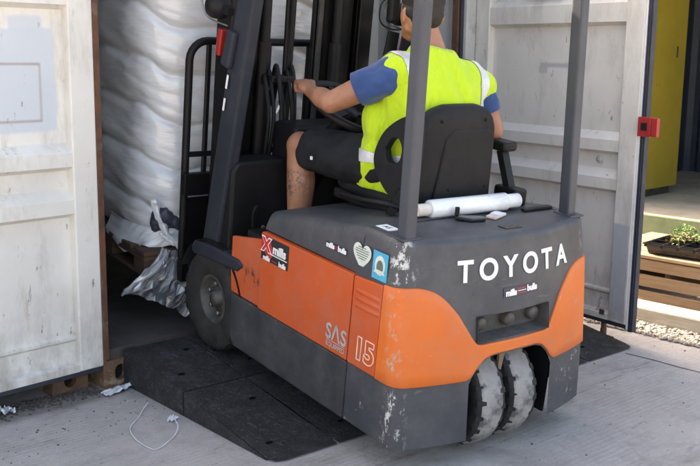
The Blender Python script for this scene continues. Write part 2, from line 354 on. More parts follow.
def text_mesh(body, size, extrude=.0, offset=0, outline=0, spacing=1, shear=0):
    cu_ = bpy.data.curves.new('lettering', 'FONT'); cu_.body = body; cu_.size = size; cu_.extrude = extrude; cu_.offset = offset
    cu_.align_x = 'CENTER'; cu_.align_y = 'CENTER'; cu_.space_character = spacing; cu_.shear = shear; cu_.resolution_u = 5
    if outline: cu_.fill_mode = 'NONE'; cu_.bevel_depth = outline; cu_.bevel_resolution = 1; cu_.extrude = 0
    o = bpy.data.objects.new('lettering', cu_); me = bake(o); bpy.data.curves.remove(cu_); return me
def put_text(name, body, size, pos, a, b, mat, parent, bold=0, extrude=.0008, sx=1, **kw):
    me = text_mesh(body, size, extrude, bold, **kw); a, b = Vector(a).normalized(), Vector(b).normalized(); n = a.cross(b)
    off = Vector(parent['_off']) if parent.get('_off') else Vector()
    for v in me.vertices: v.co = Vector(pos)-off+a*v.co.x*sx+b*v.co.y+n*v.co.z
    me.materials.clear(); me.materials.append(MAT[mat]); return link(name, me, parent)
def organic(name, prims, voxel, mat, parent=None, smooth=6, disp=None, fac=.5):
    """closed lumps fused into one continuous skin"""
    mb = MB()
    for p in prims:
        if p[0] == 'cap':
            _, a, ra, b, rb = p; a, b = Vector(a), Vector(b); d = (b-a); L = d.length; d.normalize(); pts = []; rs = []
            for k in range(6): t = math.pi/2*(k+.3)/6; pts.append(a-d*ra*math.cos(t)); rs.append(ra*math.sin(t))
            for k in range(5): pts.append(a+d*L*k/4); rs.append(ra+(rb-ra)*k/4)
            for k in range(6): t = math.pi/2*(1-(k+.7)/6); pts.append(b+d*rb*math.cos(t)); rs.append(rb*math.sin(t))
            mb.tube(pts, rs, 16)
        elif p[0] == 'ell':
            _, c, r, rot = p; q = Matrix.Identity(3)
            if rot: q = Matrix.Rotation(R(rot[2]), 3, 'Z') @ Matrix.Rotation(R(rot[1]), 3, 'Y') @ Matrix.Rotation(R(rot[0]), 3, 'X')
            n, m = 20, 14; vs_ = [Vector(c)+q @ Vector((0, 0, -r[2]))]
            for j in range(1, m):
                t = -math.pi/2+math.pi*j/m
                for k in range(n): u = 2*math.pi*k/n; vs_.append(Vector(c)+q @ Vector((r[0]*math.cos(t)*math.cos(u), r[1]*math.cos(t)*math.sin(u), r[2]*math.sin(t))))
            vs_.append(Vector(c)+q @ Vector((0, 0, r[2]))); fs = []
            for k in range(n): fs.append((0, 1+(k+1) % n, 1+k)); fs.append((len(vs_)-1, len(vs_)-1-n+k, len(vs_)-1-n+(k+1) % n))
            for j in range(m-2):
                for k in range(n): fs.append((1+j*n+k, 1+j*n+(k+1) % n, 1+(j+1)*n+(k+1) % n, 1+(j+1)*n+k))
            mb.add(vs_, fs)
        elif p[0] == 'loft':
            secs = p[1]; n = 28; vs_ = []; ex = p[2] if len(p) > 2 else 2.4
            for c, rx, ry in secs:
                for k in range(n):
                    u = 2*math.pi*k/n; cx, sx = math.cos(u), math.sin(u)
                    vs_.append(Vector(c)+Vector((rx*math.copysign(abs(cx)**(2/ex), cx), ry*math.copysign(abs(sx)**(2/ex), sx), 0)))
            fs = [list(range(n))[::-1], list(range(len(vs_)-n, len(vs_)))]
            for j in range(len(secs)-1):
                for k in range(n): fs.append((j*n+k, j*n+(k+1) % n, (j+1)*n+(k+1) % n, (j+1)*n+k))
            mb.add(vs_, fs)
    off = Vector(parent['_off']) if parent is not None and parent.get('_off') else None
    me = mb.mesh(name, None); tmp = bpy.data.objects.new('tmp', me)
    bm = bmesh.new(); bm.from_mesh(me); bmesh.ops.recalc_face_normals(bm, faces=bm.faces[:]); bm.to_mesh(me); bm.free()
    m = tmp.modifiers.new('r', 'REMESH'); m.mode = 'VOXEL'; m.voxel_size = voxel
    if smooth: m = tmp.modifiers.new('s', 'SMOOTH'); m.factor = fac; m.iterations = smooth
    out = bake(tmp)
    if disp:
        cs = [v.co.copy() for v in out.vertices]; ns = [v.normal.copy() for v in out.vertices]
        for v, c, n in zip(out.vertices, cs, ns): v.co = c+disp(c, n)
    if off is not None:
        for v in out.vertices: v.co = v.co-off
    out.polygons.foreach_set('use_smooth', [True]*len(out.polygons)); out.materials.clear()
    for k in (mat if isinstance(mat, (list, tuple)) else [mat]): out.materials.append(MAT[k])
    return link(name, out, parent)
def fbm(p, s, seed=0): return noise.fractal(Vector(p)*s+Vector((seed*7.3, seed*2.1, seed*4.7)), 1.0, 2.0, 4)

#GEOMETRY
# ================================================================== SETTING
FLOOR_Z = .158
g = MB(); g.add([(-250, -250, 0), (250, -250, 0), (250, 250, 0), (-250, 250, 0)], [(0, 1, 2, 3)])
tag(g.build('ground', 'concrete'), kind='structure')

# ------------------------------------------------------------------ shipping container, doors open
def corrugated(p0, p1, z0, z1, depth, pitch=.28):
    """vertical trapezoid corrugation between two plan points; the ribs come out to the left of p0->p1"""
    p0, p1 = Vector((*p0, 0)), Vector((*p1, 0)); d = p1-p0; L = d.length; d.normalize(); n = Vector((-d.y, d.x, 0)); mb = MB()
    prof = []; x = 0
    while x < L:
        for a, h in ((0, 0), (.075, 0), (.14, depth), (.215, depth)):
            if x+a*pitch/.28 < L: prof.append((x+a*pitch/.28, h))
        x += pitch
    prof.append((L, 0))
    vs_ = [p0+d*a+n*h+Vector((0, 0, z)) for a, h in prof for z in (z0, z1)]
    mb.add(vs_, [(2*i, 2*i+2, 2*i+3, 2*i+1) for i in range(len(prof)-1)])
    return mb
def casting(lo, hi, face, hole):
    """corner casting with an oval hole through its front face (towards -Y)"""
    mb = MB(); (x0, y0, z0), (x1, y1, z1) = lo, hi; cx, cz = (x0+x1)/2, (z0+z1)/2; n = 20
    ring = []
    for k in range(n):
        t = 2*math.pi*k/n; ring.append((cx+hole[0]*math.cos(t), cz+hole[1]*math.copysign(abs(math.sin(t))**.7, math.sin(t))))
    outer = []
    for k in range(n):
        t = 2*math.pi*k/n; c, s_ = math.cos(t), math.sin(t); m = max(abs(c)/((x1-x0)/2), abs(s_)/((z1-z0)/2)); outer.append((cx+c/m, cz+s_/m))
    vs_ = [(x, y0, z) for x, z in outer]+[(x, y0, z) for x, z in ring]+[(x, y0+.035, z) for x, z in ring]
    mb.add(vs_, [(k, (k+1) % n, n+(k+1) % n, n+k) for k in range(n)]+[(n+k, n+(k+1) % n, 2*n+(k+1) % n, 2*n+k) for k in range(n)])
    mb.add([(x0, y0, z0), (x1, y0, z0), (x1, y0, z1), (x0, y0, z1), (x0, y1, z0), (x1, y1, z0), (x1, y1, z1), (x0, y1, z1)], [(0, 4, 5, 1), (1, 5, 6, 2), (2, 6, 7, 3), (3, 7, 4, 0)])
    mb.add([(x0+.01, y0+.035, z0+.01), (x1-.01, y0+.035, z0+.01), (x1-.01, y0+.035, z1-.01), (x0+.01, y0+.035, z1-.01)], [(0, 1, 2, 3)], mi=1)
    return mb

CW, CL, CH = 2.44, 6.06, 2.60
box_c = thing('shipping_container', 'pale grey steel shipping container with both doors swung open, the forklift driving in', 'container')
MB().box((.0, .03, FLOOR_Z-.05), (CW, CL, FLOOR_Z)).build('floor', 'cont_floor', box_c)
corrugated((CW-.045, .12), (CW-.045, CL-.05), FLOOR_Z, 2.5, .036).build('side_wall', 'cont_wall', box_c)
MB().box((CW-.008, .12, FLOOR_Z), (CW, CL, 2.5)).build('outer_skin', 'cont_wall', box_c)
corrugated((.045, CL-.05), (.045, .12), FLOOR_Z, 2.5, .036).build('side_wall', 'cont_wall', box_c)
MB().box((0, .12, FLOOR_Z), (.008, CL, 2.5)).build('outer_skin', 'cont_wall', box_c)
corrugated((CW-.05, CL-.06), (.05, CL-.06), FLOOR_Z, 2.5, .045).build('end_wall', 'cont_wall', box_c)
MB().box((0, .0, 2.51), (CW, CL, 2.53)).build('roof', 'cont_wall', box_c)
bevel_mod(MB().box((.0, .0, 2.40), (CW, .09, 2.60)).build('header', 'beam_grey', box_c), .008)
bevel_mod(MB().box((.165, .0, .0), (CW-.165, .09, FLOOR_Z-.002)).build('sill', 'sill', box_c), .006)
for x0, x1 in ((0, .032), (CW-.11, CW)):
    bevel_mod(MB().box((x0, .002, .121), (x1, .115, 2.42)).build('corner_post', 'rust' if x0 == 0 else 'beam_grey', box_c), .006)
for x0, y0 in ((0, 0), (CW-.162, 0), (0, CL-.178), (CW-.162, CL-.178)):
    casting((x0, y0, 0), (x0+.162, y0+.178, .118), -1, (.028, .036)).build('corner_casting', ['casting', 'hole'], box_c)
# dark weather strip at the right post
MB().box((CW-.135, .022, .13), (CW-.112, .06, 2.42), .004).build('post_seal', 'gasket', box_c)
MB().box((CW-.150, .035, .13), (CW-.137, .075, 2.42), .003).build('post_edge', 'rust', box_c)

# the doors: own space is u (from the hinge, along +X), n (thickness, +Y), z
Z6, Z5, Z4, Z3, Z2, ZA, Z1 = .104, .244, .765, .863, .954, 1.048, 1.581
PROF = [(Z6+.0, 0), (Z6+.028, 0), (Z6+.04, .034), (Z5-.016, .034), (Z5-.004, .020), (Z5+.006, .020), (Z5+.014, .034),
        (Z4-.018, .038), (Z4, 0), (Z4+.055, 0), (Z3+.0, .038), (Z2-.018, .038), (Z2, 0), (Z2+.055, 0), (ZA, .038),
        (Z1-.018, .038), (Z1, 0), (Z1+.09, 0), (Z1+.13, .038), (Z1+.17, .038), (Z1+.19, 0), (Z1+.25, 0), (Z1+.29, .038), (2.36, .038), (2.40, 0), (2.44, 0)]
MAT['door_l'] = door_paint('door_left_paint', [((.50, .545, .60), (-1.02, -.1, 1.098), (-.150, .1, 1.49), .03), ((.52, .555, .61), (-.34, -.1, 1.47), (-.2, .1, 1.535), .03),
                                        ((.24, .10, .06), (-.9, -.1, 1.352), (-.213, .1, 1.358), .004), ((.26, .14, .10), (-.9, -.1, 1.135), (-.213, .1, 1.140), .004), ((.32, .26, .24), (-.217, -.1, 1.136), (-.212, .1, 1.356), .003)])
MAT['door_r'] = door_paint('door_right_paint', [((.36, .39, .44), (1.05, -.1, .12), (1.15, .1, .60), .03), ((.42, .41, .41), (.47, -.1, 1.355), (.74, .1, 1.378), .012), ((.45, .44, .44), (.46, -.1, 1.325), (.52, .1, 1.36), .01)])
def door_parts(door, side, paint):
    W = 1.16; ST = .11
    d = -1 if side == 'L' else 1          # the visible inner face looks to -n for the left leaf, after mirroring for the right one
    def bx(lo, hi, b=0): return MB().box((min(lo[0]*d, hi[0]*d), lo[1], lo[2]), (max(lo[0]*d, hi[0]*d), hi[1], hi[2]), b)
    sh = MB(); vs_ = [(u*d, n, z) for u in (ST, W-ST) for z, n in PROF]; q = len(PROF)
    sh.add(vs_, [(i, i+1, q+i+1, q+i) for i in range(q-1)]); sh.build('panel', paint, door)
    bevel_mod(bx((0, -.004, Z6), (ST, .052, 2.44)).build('stile', paint, door), .006)
    bevel_mod(bx((W-ST, -.004, Z6), (W, .052, 2.44)).build('stile', paint, door), .006)
    bx((ST, .044, Z6), (W-ST, .052, 2.44)).build('back_sheet', 'cont_wall', door)
    bx((0, .004, Z6-.022), (W, .046, Z6-.001), .004).build('bottom_seal', 'gasket', door)
    return bx
hl = bpy.data.objects.new('door', None); COL.objects.link(hl); hl.parent = box_c
hl.matrix_local = Matrix.Translation((0, 0, 0)) @ Matrix.Rotation(.059, 4, 'Z')
hl['label'] = 'left door leaf swung flat back, grey repair patch on its panel'
bx = door_parts(hl, 'L', 'door_l')
MB().box((.001, -.001, .10), (.017, .05, 2.44), .003).build('hinge_edge', 'rust', hl)
for z in (.3, .9, 1.5, 2.1): MB().tube([(.022, .03, z), (.022, .03, z+.12)], .012, 10).build('hinge', 'rust', hl)
hr = bpy.data.objects.new('door', None); COL.objects.link(hr); hr.parent = box_c
# right leaf: u runs along (cos a, -sin a); its inner face looks to -X
a = 1.723; ud = Vector((math.cos(a), -math.sin(a), 0)); nd = Vector((0, 0, 1)).cross(ud)
hr.matrix_local = Matrix(((ud.x, nd.x, 0, 2.411), (ud.y, nd.y, 0, 0), (0, 0, 1, 0), (0, 0, 0, 1)))
hr['label'] = 'right door leaf standing out towards the gravel, black seal down its free edge'
bx = door_parts(hr, 'R', 'door_r')
MB().box((1.161, .0, Z6-.02), (1.172, .05, 2.44), .002).build('edge_strip', 'white', hr)
MB().box((1.173, .004, Z6-.03), (1.199, .036, 2.44), .005).build('edge_seal', 'gasket', hr)
MB().box((1.176, .0, Z6-.03), (1.19, .006, 2.44), .002).build('seal_lip', 'gasket', hr)
put_text('lettering', 'CA', .15, (.50, -.003, 1.760), (1, 0, 0), (0, 0, 1), 'decal_black', hr, bold=.004)
for u, z in ((.135, .90), (.19, .90), (.20, .905), (.86, .905)): MB().lathe([(.0, .0), (.016, 0), (.018, .004), (.018, .01)], (u+.05, .026, z), 'Y', 14).build('bolt_head', 'beam_grey', hr)
MB().box((1.0, .012, .03), (1.02, .03, Z6-.018)).tube([(1.01, .02, .0), (1.01, .02, .05)], .016, 10).box((.965, -.01, .0), (1.055, .05, .012), .003).build('lock_foot', 'rust', hr)
lb = MB().box((1.178, -.030, 1.043), (1.250, -.002, 1.135), .003); lb.build('lock_box', 'red_paint', hr)
MB().box((1.198, -.0325, 1.072), (1.231, -.0302, 1.108)).build('lock_socket', 'hole', hr)
MB().box((1.251, -.026, 1.045), (1.285, -.004, 1.133), .003).build('lock_plate', 'red_paint', hr)
MB().box((1.0, -.012, .128), (1.03, -.004, .155), .003).build('rivet_plate', 'dark_steel', hr)

# neighbouring container under and behind the left door
nb = thing('shipping_container', 'rusty bottom rail and corner block of a container behind the left door', 'container')
casting((-.205, .058, 0), (-.043, .236, .118), -1, (.028, .036)).build('corner_casting', ['casting', 'hole'], nb)
MB().box((-2.3, .11, .035), (-.206, .2, .16)).build('sill', 'sill', nb)
MB().box((-2.44, .24, .002), (-.045, 6.0, .155)).build('floor', 'sill', nb)
MB().box((-2.44, 5.9, .156), (-.062, 6.0, 2.43)).build('end_wall', 'cont_wall', nb)
MB().box((-2.44, .2, .156), (-2.42, 5.89, 2.43)).build('side_wall', 'cont_wall', nb)
MB().box((-.15, .075, .119), (-.045, .19, 2.42)).build('corner_post', 'rust', nb)
MB().box((-2.3, .12, .161), (-.151, .17, 2.5)).build('end_wall', 'cont_wall', nb)
MB().box((-2.44, .09, 2.44), (-.045, 6.0, 2.6)).build('roof', 'cont_wall', nb)
MB().box((-.06, .2, .16), (-.045, 6.0, 2.5)).build('side_wall', 'cont_wall', nb)
for x in (-.47, -.52): MB().box((x, .075, .0), (x+.035, .11, .12), .004).build('forklift_pocket_edge', 'casting', nb)

# grit swept against the castings
def stones(name, mat, pts, lo, hi, flat=.6):
    mb = MB(); bm = bmesh.new(); bmesh.ops.create_icosphere(bm, subdivisions=1, radius=1); bm.verts.index_update()
    V = [v.co.copy() for v in bm.verts]; F = [[v.index for v in f.verts] for f in bm.faces]; bm.free()
    for x, y, z in pts:
        r = random.uniform(lo, hi)*random.choice((.6, .8, 1, 1.2)); q = Matrix.Rotation(random.random()*6.3, 3, 'Z') @ Matrix.Rotation(random.uniform(-.5, .5), 3, 'X')
        sx, sy = random.uniform(.7, 1.3), random.uniform(.7, 1.2)
        mb.add([Vector((x, y, z+r*flat*.5))+q @ Vector((v.x*r*sx*random.uniform(.8, 1.15), v.y*r*sy*random.uniform(.8, 1.15), v.z*r*flat)) for v in V], F)
    return mb.build(name, mat)
pts = []
for k in range(2200):
    x = random.uniform(-1.3, .12); y = .08-abs(random.gauss(0, .06)); pts.append((x, y, 0)) if not (x > -.02 and y > -.02) else None
tag(stones('grit', 'debris', pts, .002, .011), 'dark grit and crumbs swept under the container edge', 'grit', kind='stuff')
pts = [(random.uniform(-1.3, .6), random.uniform(-.5, .02), 0) for k in range(220)]+[(random.uniform(.6, 2.6), random.uniform(-2.2, -1.2), 0) for k in range(50)]
tag(stones('grit', 'debris', pts, .002, .0045), 'scattered tiny crumbs lying on the concrete', 'grit', kind='stuff')

# ------------------------------------------------------------------ ground to the right of the open door
gv = MB(); gv.grid(lambda u, v: Vector((2.50+.62*u, -2.9+5.0*v, .005+.008*noise.noise(Vector((u*9, v*40, 0))))), 16, 90)
tag(gv.build('gravel_bed', 'debris'), kind='structure')
pts = [(random.uniform(2.47, 2.68), random.uniform(-2.3, .6), .004) for k in range(2600)]+[(random.uniform(2.84, 3.12), random.uniform(-1.9, .4), .004) for k in range(900)]
tag(stones('gravel', 'stone', pts, .006, .015), 'pale gravel along the edge of the concrete', 'gravel', kind='stuff')
sl = MB(); sl.box((2.69, -3.2, .0), (2.86, 1.4, .082), .008)
tag(sl.build('timber_sleeper', 'sleeper'), 'weathered grey timber sleeper edging the gravel, sunlit on top', 'sleeper')
cr_ = thing('timber_crate', 'slatted bare timber crate carrying the black seed tray', 'crate', base=(3.3, -1.0, 0))
for z0, z1 in ((.004, .070), (.094, .164), (.190, .256)): bevel_mod(MB().box((3.105, -2.2, z0), (3.127, -.42, z1)).build('plank', 'timber', cr_), .003, 1)
for z0, z1 in ((.004, .070), (.094, .164), (.190, .256)): bevel_mod(MB().box((3.773, -2.2, z0), (3.795, -.42, z1)).build('plank', 'timber', cr_), .003, 1)
for y in (-2.15, -1.35, -.5): MB().box((3.129, y-.045, .0), (3.771, y+.045, .262)).build('bearer', 'dark_timber', cr_)
for x0, x1 in ((3.09, 3.20), (3.225, 3.33), (3.355, 3.46), (3.485, 3.59), (3.615, 3.72), (3.735, 3.82)): bevel_mod(MB().box((x0, -2.22, .264), (x1, -.40, .285)).build('deck_board', 'timber', cr_), .003, 1)

tr = thing('seed_tray', 'black plastic seed tray with cells on the timber crate', 'tray', Matrix.Translation((3.30, -1.02, .286)) @ Matrix.Rotation(R(4), 4, 'Z'))
tw, tl, th = .16, .29, .062
t_ = MB(); t_.add([(-tw*.88, -tl*.94, 0), (tw*.88, -tl*.94, 0), (tw*.88, tl*.94, 0), (-tw*.88, tl*.94, 0), (-tw, -tl, th), (tw, -tl, th), (tw, tl, th), (-tw, tl, th)], [(0, 3, 2, 1), (0, 1, 5, 4), (1, 2, 6, 5), (2, 3, 7, 6), (3, 0, 4, 7)])
t_.build('shell', 'tray', tr)
rm = MB()
for lo, hi in (((-tw-.012, -tl-.012, th-.004), (-tw, tl+.012, th+.003)), ((tw, -tl-.012, th-.004), (tw+.012, tl+.012, th+.003)), ((-tw, -tl-.012, th-.004), (tw, -tl, th+.003)), ((-tw, tl, th-.004), (tw, tl+.012, th+.003))): rm.box(lo, hi)
rm.build('rim', 'tray', tr)
for i in range(7): y = -tl+2*tl*i/6; MB().box((-tw, y-.006, th-.02), (tw, y+.006, th)).build('divider', 'tray', tr)
for i in range(3): x = -tw+2*tw*(i+.5)/3+.053*(0); MB().box((x-.006+.0535-.0535, -tl, th-.0195), (x+.006, tl, th-.0005)).build('divider', 'tray', tr)
MB().box((-tw*.93, -tl*.95, .012), (tw*.93, tl*.95, th-.022)).build('soil', 'soil', tr)
def seedling(x, y, h, lab, n, mats):
    s = thing('seedling', lab, 'seedling', Matrix.Translation((x, y, .286+.04)), group=None)
    st = MB(); st.tube([(0, 0, 0), (.004, .003, h*.5), (.002, 0, h*.8)], [.003, .0025, .0015], 6); st.build('stem', 'leaf', s)
    for m_ in mats:
        lf = MB()
        for k in range(n):
            a_ = random.random()*6.28; r0 = random.uniform(.004, .065); zz = h*random.uniform(.35, 1); L = random.uniform(.018, .032); t0 = random.uniform(-.3, .7)
            d = Vector((math.cos(a_)*math.cos(t0), math.sin(a_)*math.cos(t0), math.sin(t0))); sd_ = Vector((-math.sin(a_), math.cos(a_), random.uniform(-.3, .3)))
            p = Vector((math.cos(a_)*r0, math.sin(a_)*r0, zz)); up = d.cross(sd_)*.004
            lf.add([p, p+d*L*.5+sd_*L*.38+up, p+d*L, p+d*L*.5-sd_*L*.38+up, p+d*L*.5-up], [(0, 1, 4), (1, 2, 4), (2, 3, 4), (3, 0, 4)], True)
        lf.build('leaf_cluster', m_, s)
seedling(3.38, -.855, .105, 'pale green bushy seedling, tallest, at the back of the tray', 70, ['leaf'])
seedling(3.27, -.875, .075, 'reddish green low seedling nearest the tray front', 26, ['leaf', 'leaf_red'])
seedling(3.33, -.98, .07, 'green seedling with reddish tips towards the cropped end of the tray', 30, ['leaf_red', 'leaf'])
# storage container with its open end towards the gravel strip
sc = thing('storage_container', 'green edged open storage container with a pale plywood floor beyond the crate', 'container', base=(4.3, -.2, 0))
Y0, Y1 = -2.2, 1.15
MB().box((4.33, Y0, .25), (7.2, Y1, .31)).build('floor', 'plywood', sc)
bevel_mod(MB().box((4.30, Y0, .175), (4.328, Y1, .312)).build('sill', 'green_paint', sc), .006)
bevel_mod(MB().box((4.345, Y0, .06), (4.40, Y1, .172)).build('lower_rail', 'green_paint', sc), .006)
for y in (Y0+.2, -.6, Y1-.3): MB().box((4.41, y-.1, 0), (4.6, y+.1, .249)).build('block', 'sleeper', sc)
corrugated((7.15, Y1), (7.15, Y0), .31, 2.75, .04, .2).build('end_wall', 'navy_sheet', sc)
corrugated((4.35, Y1-.02), (7.15, Y1-.02), .31, 2.75, -.036).build('side_wall', 'navy_sheet', sc)
MB().box((4.35, Y0, .31), (7.2, Y0+.04, 2.75)).build('side_wall', 'green_paint', sc)
MB().box((4.30, Y0, 2.752), (7.2, Y1, 2.8)).build('roof', 'green_paint', sc)
yl = thing('steel_locker', 'tall plain yellow steel locker standing inside the green container', 'locker', base=(5.2, .6, .31))
bevel_mod(MB().box((4.75, .36, .37), (5.60, .82, 2.25)).build('body', 'yellow_paint', yl), .008)
MB().box((4.77, .38, .311), (5.51, .8, .369)).build('plinth', 'dark_steel', yl)
for z, w in ((1.42, .012),): MB().box((5.44, .352, z), (5.455, .359, z+.09), .002).build('handle', 'dark_steel', yl)
MB().box((5.15, .3575, 1.2), (5.156, .3592, 1.206)).box((5.2, .3575, 1.2), (5.206, .3592, 1.206)).build('screw', 'dark_steel', yl)
cv = MB(); cv.grid(lambda u, v: Vector((6.3+.5*math.sin(math.pi*u)*1.0-.0, -.15+.75*u, .31+.42*math.sin(math.pi*min(1, v*1.0))*math.sin(math.pi*u)+.02*fbm((u, v, 0), 4))) + Vector((.5*v, 0, 0)), 18, 18)
tag(cv.build('dust_sheet', 'plywood'), 'crumpled brown grey sheet lying on the plywood floor', 'sheet')

# ------------------------------------------------------------------ rubber ramp in blocks
def ramp_h(y): return FLOOR_Z if y > -.14 else max(.006, FLOOR_Z*(y+1.09)/.95)
RX = [.02, .315, .70, 1.085, 1.47, 1.855, 2.24]; RY = [-1.09, -.49, -.002]
RAMP_M = Matrix.Translation((1.24, -.59, 0)) @ Matrix.Rotation(-.055, 4, 'Z') @ Matrix.Translation((-1.2, .53, 0))
order = ['leftmost', 'second from the left', 'third from the left', 'third from the right', 'second from the right', 'rightmost']
hole_me = {}
for j in range(2):
    for i in range(6):
        x0, x1 = RX[i]+.004, RX[i+1]-.004; y0, y1 = RY[j]+.004, RY[j+1]-.004; cx = (x0+x1)/2
        lab = 'scuffed black rubber ramp block, %s of the %s row' % (order[i], ('low front', 'high back')[j])
        t = thing('rubber_ramp_block', lab, 'ramp', RAMP_M, base=(cx, y0, 0), group='rubber ramp blocks at the container doorway')
        # top sheet with two lifting holes
        ys = [y0, y1] if j == 0 else [y0, -.14, y1]
        off = Vector((cx, y0, 0)); bm = bmesh.new(); mbv = MB(); hs = [(cx-.07, y0+.13), (cx+.07, y1-.16)]
        bh = bmesh.new(); edges = []
        def loop(pts_):
            vv = [bm.verts.new((px, py, ramp_h(py)) if True else None) for px, py in pts_]
            for k in range(len(vv)): edges.append(bm.edges.new((vv[k], vv[(k+1) % len(vv)])))
        c_ = .02
        if j == 1: loop([(x0, y0), (x1, y0), (x1, -.14), (x1, y1), (x0, y1), (x0, -.14)])
        else:
            rr = .05 if i == 5 else .004; rl = .05 if i == 0 else .004
            loop([(x0, y0+rl), (x0+rl*.3, y0+rl*.3), (x0+rl, y0), (x1-rr, y0), (x1-rr*.3, y0+rr*.3), (x1, y0+rr), (x1, y1), (x0, y1)])
        for hx, hy in hs: loop([(hx+.016*math.cos(2*math.pi*k/12), hy+.010*math.sin(2*math.pi*k/12)) for k in range(12)])
        bmesh.ops.triangle_fill(bm, use_beauty=True, edges=edges)
        bm.verts.index_update()
        mbv.add([v.co.copy() for v in bm.verts], [[v.index for v in f.verts] for f in bm.faces]); bm.free()
        outer = [(x0, y0), (x1, y0), (x1, y1), (x0, y1)] if j == 0 else [(x0, y0), (x1, y0), (x1, -.14), (x1, y1), (x0, y1), (x0, -.14)]
        n = len(outer); q = [(x, y, ramp_h(y)-.0005) for x, y in outer]+[(x, y, .001) for x, y in outer]
        if j == 0: q = [(x, y+(.05 if k < 2 else 0), z) for k, (x, y, z) in enumerate(q[:n])]+[(x, y+(.05 if k < 2 else 0), z) for k, (x, y, z) in enumerate(q[n:])]
        mbv.add(q, [(k, (k+1) % n, n+(k+1) % n, n+k) for k in range(n)])
        mbv.build('body', 'ramp', t, fix=False)
        for hx, hy in hs:
            hz = ramp_h(hy); MB().lathe([(.0162, -.004), (.0155, -.02), (.0, -.02)], (hx, hy, hz+.0), 'Z', 12).build('lifting_hole', 'hole', t)

# saw-cut joint in the slab
jm = MB(); jp = [(2.12+.006*math.sin(k*1.3), -1.22-.09*k, .0015) for k in range(30)]
jm.add([(x-.004-.002*(i % 2), y, z) for i, (x, y, z) in enumerate(jp)]+[(x+.004, y, z) for x, y, z in jp], [(i, i+1, 30+i+1, 30+i) for i in range(29)])
tag(jm.build('slab_joint', 'debris'), kind='structure')
# ------------------------------------------------------------------ litter on the concrete
def ribbon(pts, w, th=.0015):
    mb = MB(); P_ = [Vector(p) for p in pts]; vs_ = []
    for i, p in enumerate(P_):
        d = (P_[min(i+1, len(P_)-1)]-P_[max(i-1, 0)]).normalized(); s_ = Vector((-d.y, d.x, 0))*w/2; vs_ += [p+s_, p-s_, p-s_+Vector((0, 0, th)), p+s_+Vector((0, 0, th))]
    fs = []
    for i in range(len(P_)-1):
        for k in range(4): fs.append((4*i+k, 4*i+(k+1) % 4, 4*i+4+(k+1) % 4, 4*i+4+k))
    return mb.add(vs_, fs, True)
def smooth_path(c, n=8):
    out = []
    for i in range(len(c)-1):
        p0, p1, p2, p3 = (Vector(c[max(0, min(len(c)-1, k))]) for k in (i-1, i, i+1, i+2))
        for k in range(n):
            t = k/n; out.append(.5*((2*p1)+(p2-p0)*t+(2*p0-5*p1+4*p2-p3)*t*t+(3*p1-p0-3*p2+p3)*t**3))
    return out+[Vector(c[-1])]
sp = smooth_path([(.03, -.29, .012), (-.02, -.33, .006), (-.07, -.38, .002), (-.15, -.45, .003), (-.19, -.53, .006), (-.205, -.61, .003), (-.195, -.69, .002), (-.12, -.665, .006), (-.06, -.62, .004), (-.02, -.575, .012), (-.005, -.53, .02)])
tag(ribbon(sp, .0042).build('plastic_strap', 'plastic_white'), 'thin white plastic strap curled on the concrete beside the ramp', 'strap')
def scrap(name, c, w, h, z, lab, seed, rot=0):
    mb = MB(); q = Matrix.Rotation(rot, 3, 'Z')
    def fn(u, v):
        e = fbm((u*2, v*2, 0), 1.7, seed); p = Vector(((u-.5)*w*(1+.35*e), (v-.5)*h*(1-.3*e), .004+z*abs(fbm((u, v, 1), 2.6, seed+3)))); return Vector((c[0], c[1], 0))+q @ p
    mb.grid(fn, 18, 12); tag(mb.build(name, 'plastic_white'), lab, 'plastic')
scrap('plastic_scrap', (.045, -.055), .19, .055, .03, 'crumpled white plastic scrap under the rusty corner block', 2, .25)
scrap('plastic_scrap', (.012, -.49), .05, .03, .022, 'small white plastic tuft at the end of the strap by the ramp', 5, .6)
scrap('plastic_scrap', (-.43, .0), .05, .05, .04, 'white crumb of plastic in the dark under the left door', 8, 0)
# ================================================================== FORKLIFT
MAT['pocket'] = simple('pocket', (.075, .072, .07), (.04, .039, .038), 16, .85, .1, bump=.4, dirt=((.05, .035, .028), 22, .5, .2, .8))
MAT['dirty_strap'] = simple('dirty_strap', (.24, .17, .12), (.16, .11, .08), 16, .9, .1, bump=.3)
PSI, PIT = .102, .12
fr = Vector((math.cos(PSI), -math.sin(PSI), 0)); ff = Vector((math.sin(PSI)*math.cos(PIT), math.cos(PSI)*math.cos(PIT), math.sin(PIT))); fu = fr.cross(ff)
FK = Matrix(((fr.x, ff.x, fu.x, .743), (fr.y, ff.y, fu.y, -1.48), (fr.z, ff.z, fu.z, 0), (0, 0, 0, 1)))
fk = thing('forklift', 'orange and grey electric forklift with its front wheels up on the rubber ramp', 'forklift', FK)
W2 = .492
def lerp(a, b, t): return a+(b-a)*t
def piece(tab, x):
    for (x0, y0), (x1, y1) in zip(tab, tab[1:]):
        if x <= x1: return y0 if x1 == x0 else lerp(y0, y1, max(0, min(1, (x-x0)/(x1-x0))))
    return tab[-1][1]
def y_mid(z): return piece([(0, -.082), (.098, -.074), (.315, -.052), (.6, -.008), (.76, .022), (.9, .05)], z)
def half_w(z): return piece([(0, .488), (.315, .492), (.66, .490), (.772, .478), (.9, .46)], z)
RC = .04
